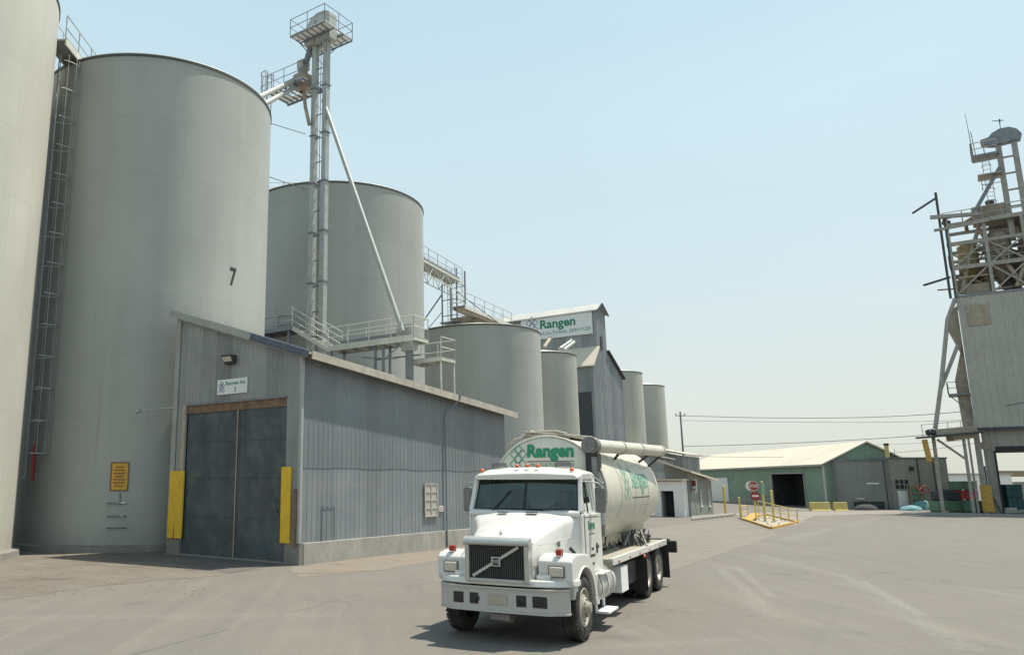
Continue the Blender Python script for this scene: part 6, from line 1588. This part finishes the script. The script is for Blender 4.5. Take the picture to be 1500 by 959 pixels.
# ================================================================== bins, crates and tarps by the mill
def crate(x, yb, w, h, d, m, lb, cat='bin', nm='storage_bin', Y=None, z0=0.0, rz=0.0, lid=None):
    P = gp(x, yb) if Y is None else dp(x, yb, Y); P.z = z0
    t_ = thing(nm, lb, cat, P, rz)
    q = MB(); a = .06
    q.b(-w/2,w/2,-d/2,-d/2+a,.08,h); q.b(-w/2,w/2,d/2-a,d/2,.08,h); q.b(-w/2,-w/2+a,-d/2+a,d/2-a,.08,h); q.b(w/2-a,w/2,-d/2+a,d/2-a,.08,h); q.b(-w/2+a,w/2-a,-d/2+a,d/2-a,.08,.16)
    n = max(2, int(w/.45))
    for i in range(n+1): xx = -w/2+.03+(w-.06)*i/n; q.b(xx-.03,xx+.03,-d/2-.03,-d/2,.1,h-.03)
    q.b(-w/2-.03,w/2+.03,-d/2-.04,-d/2+.04,h-.06,h+.02); q.b(-w/2-.03,w/2+.03,d/2-.04,d/2+.04,h-.06,h+.02)
    q.build('shell', M[m], t_)
    for s_ in (-1, 1): q = MB(); q.b(s_*(w/2-.2)-.1,s_*(w/2-.2)+.1,-d/2,d/2,0,.08); q.build('skid', M['iron'], t_)
    if lid: q = MB(); q.lathe([(.01,.25),(w*.25,.2),(w*.42,.05),(w*.45,-.02)], c=(0,0,h), n=14); o = q.build('heap', M[lid], t_); o.scale = (1, d/w, 1)
    return t_
crate(1386, 750, 2.0, .95, 1.3, 'green_bin', 'long low green bin, leftmost of the green bins by the mill')
crate(1434, 751, 1.55, .95, 1.3, 'green_bin', 'low green bin beside the white crate at the mill foot')
crate(1412, 750, .95, .85, 1.0, 'signwhite', 'small white crate between two low green bins', 'crate', 'storage_crate')
crate(1387, 740, 1.7, .75, 1.3, 'iron', 'dark heaped tub stacked on the leftmost green bin', z0=.97, Y=gp(1386,750).y, lid='dark')
crate(1414, 740, 1.7, .85, 1.3, 'red', 'rust red bin stacked under the dark green one', Y=gp(1412,748).y+1.4, z0=.92)
crate(1414, 740, 1.7, .82, 1.3, 'green_bin', 'olive green bin on top of the red bin', Y=gp(1412,748).y+1.4, z0=1.79)
crate(1414, 740, 1.7, .9, 1.3, 'iron', 'dark bin at the bottom under the red bin', Y=gp(1412,748).y+1.4, z0=0)
crate(1481, 740, 1.35, 1.15, 1.2, 'tealdark', 'dark teal bin under another inside the mill opening', Y=70)
crate(1481, 740, 1.35, 1.15, 1.2, 'tealdark', 'dark teal bin stacked on top inside the mill opening', Y=70, z0=1.17)
random.seed(11)
for k, (x, yb, w, h, m, lb) in enumerate(((1336,748,2.0,.45,'teal','teal tarp covered pile lying in front of the workshop door'), (1350,747,2.0,.95,'teal','taller teal tarp covered pile at the workshop wall'), (1372,749,.6,.8,'tealdark','small dark green sack against the leftmost green bin'), (1268,747,2.2,.5,'dark','low dark heap against the dark grey block'))):
    P = gp(x, yb); q = MB(); pr_ = [(.02,h),(w*.2,h*.95),(w*.38,h*.7),(w*.47,h*.3),(w*.5,0)]
    q.lathe(pr_, n=20); 
    q.v = [(a*(1+.12*math.sin(5*math.atan2(b,a)+k)) + random.uniform(-.03,.03), b*.6*(1+.1*math.sin(3*math.atan2(b,a))) , max(0, c+random.uniform(-.05,.05))) for a, b, c in q.v]
    o = q.build('tarp_pile' if k < 2 else 'sack_pile', M[m]); o.location = P; tag(o, lb, 'pile')
# palette of planks and a cart in front of the workshop
P = gp(1344, 738); P.y = 75.2; P.x = dp(1344,740,75.2).x; P.z = 0
t_ = thing('tool_rack', 'dark rack with red hoses standing at the workshop wall', 'rack', P)
q = MB()
for xx in (-.6, .6):
    for yy in (-.2, .2): q.bar((xx,yy,0),(xx,yy,2.3),.08)
for zz in (.9, 1.5, 2.3): q.b(-.65,.65,-.25,.25,zz,zz+.06)
q.build('frame', M['wood'], t_)
q = MB(); q.tube([(.7+.35*math.cos(a/8*math.pi*2), -.3, 1.9+.3*math.sin(a/8*math.pi*2)) for a in range(9)], .05, 6); q.tube([(-.3,-.3,2.2),(.1,-.32,1.8),(.5,-.3,2.1)], .06, 6); q.build('red_hose', M['red'], t_)
q = MB(); q.b(-.5,.1,-.3,.2,1.56,2.1); q.b(-.55,.5,-.3,.2,.96,1.3); q.build('stored_boxes', M['green_bin'], t_, bevel=.03)
# low white-blue litter of sheets at right
for k, (x, yb, rz) in enumerate(((1470, 751, .2), (1490, 750, -.3))):
    P = gp(x, yb); q = MB(); q.box((0,0,.12), (2.4, 1.2, .22), Matrix.Rotation(rz, 3, 'Z')); q.box((.3,.1,.33), (1.8, .9, .18), Matrix.Rotation(rz+.3, 3, 'Z')); o = q.build('pallet_stack', M['whitewin']); o.location = P; tag(o, ['low stack of pale pallets beside the orange column guard', 'low stack of pale pallets at the right edge of the photo'][k], 'pallets', 'pallet stacks by the mill')
# debris on the dirt
random.seed(5)
q = MB()
for i in range(420):
    P = gp(random.uniform(-80,300), random.uniform(806, 872)); r = random.uniform(.006,.02)
    q.box(P+Vector((0,0,r*.3)), (r*2, r*1.4, r), Matrix.Rotation(random.random()*3, 3, 'Z'))
o = q.build('gravel', M['wood']); o['kind'] = 'stuff'
# ================================================================== sky, sun, camera
w = bpy.data.worlds.new('World'); scene.world = w; w.use_nodes = True
nt = w.node_tree; bg = nt.nodes['Background']; sk = nt.nodes.new('ShaderNodeTexSky'); sk.sky_type = 'NISHITA'
sk.sun_disc = False; SEL, SAZ = RAD(67), RAD(69)
sk.sun_elevation = SEL; sk.sun_rotation = SAZ; sk.altitude = 1000; sk.air_density = 1.0; sk.dust_density = 5.0; sk.ozone_density = 1.0
EXPO = .35; KK = .14*2**EXPO
gn = nt.nodes.new('ShaderNodeTexCoord'); sxyz = nt.nodes.new('ShaderNodeSeparateXYZ'); nt.links.new(gn.outputs['Generated'], sxyz.inputs[0])
rp_ = nt.nodes.new('ShaderNodeValToRGB'); nt.links.new(sxyz.outputs['Z'], rp_.inputs[0]); cr_ = rp_.color_ramp
# smoke haze: warm and pale low down, cool and pale higher up
stops = ((0.0,(.76,.775,.68)),(.10,(.75,.80,.73)),(.24,(.69,.82,.83)),(.42,(.65,.84,.89)),(.62,(.56,.79,.89)),(1.0,(.40,.62,.80)))
while len(cr_.elements) < len(stops): cr_.elements.new(.5)
for e_, (p_, c_) in zip(cr_.elements, stops): e_.position = p_; e_.color = (*c_, 1)
vm = nt.nodes.new('ShaderNodeVectorMath'); vm.operation = 'SCALE'; nt.links.new(rp_.outputs[0], vm.inputs[0]); vm.inputs['Scale'].default_value = 1/KK
mxs = nt.nodes.new('ShaderNodeMix'); mxs.data_type = 'RGBA'; mxs.clamp_result = False; mxs.inputs[0].default_value = .84
wn_ = nt.nodes.new('ShaderNodeTexNoise'); wn_.inputs['Scale'].default_value = 1.6; wn_.inputs['Detail'].default_value = 5; wm_ = nt.nodes.new('ShaderNodeMapping'); wm_.inputs['Scale'].default_value = (1, 1, 2.4); nt.links.new(gn.outputs['Generated'], wm_.inputs[0]); nt.links.new(wm_.outputs[0], wn_.inputs['Vector'])
nt.links.new(ramp(nt, wn_.outputs['Fac'], .3, .7, .965/KK, 1.035/KK), vm.inputs['Scale'])
nt.links.new(sk.outputs[0], mxs.inputs[6]); nt.links.new(vm.outputs[0], mxs.inputs[7])
nt.links.new(mxs.outputs[2], bg.inputs['Color']); bg.inputs['Strength'].default_value = .14
sl_d = bpy.data.lights.new('sun', 'SUN'); sl_d.energy = 5.0; sl_d.angle = RAD(.8); sl_d.color = (1, .93, .80)
so_ = bpy.data.objects.new('sun', sl_d); COL.objects.link(so_)
dsun = Vector((math.cos(SEL)*math.sin(SAZ), math.cos(SEL)*math.cos(SAZ), math.sin(SEL)))
so_.rotation_euler = dsun.to_track_quat('Z', 'Y').to_euler()
cam = bpy.data.cameras.new('camera'); co = bpy.data.objects.new('camera', cam); COL.objects.link(co)
co.location = (0, 0, HC); co.rotation_euler = (math.pi/2 + PIT, 0, 0)
cam.sensor_width = 36; cam.lens = F/1500*36; cam.shift_x = (750-CX)/1500; cam.shift_y = 0; cam.clip_end = 5000
scene.camera = co
scene.view_settings.view_transform = 'Standard'; scene.view_settings.look = 'None'; scene.view_settings.exposure = EXPO; scene.view_settings.gamma = 1
scene.render.resolution_x = 1024; scene.render.resolution_y = 654
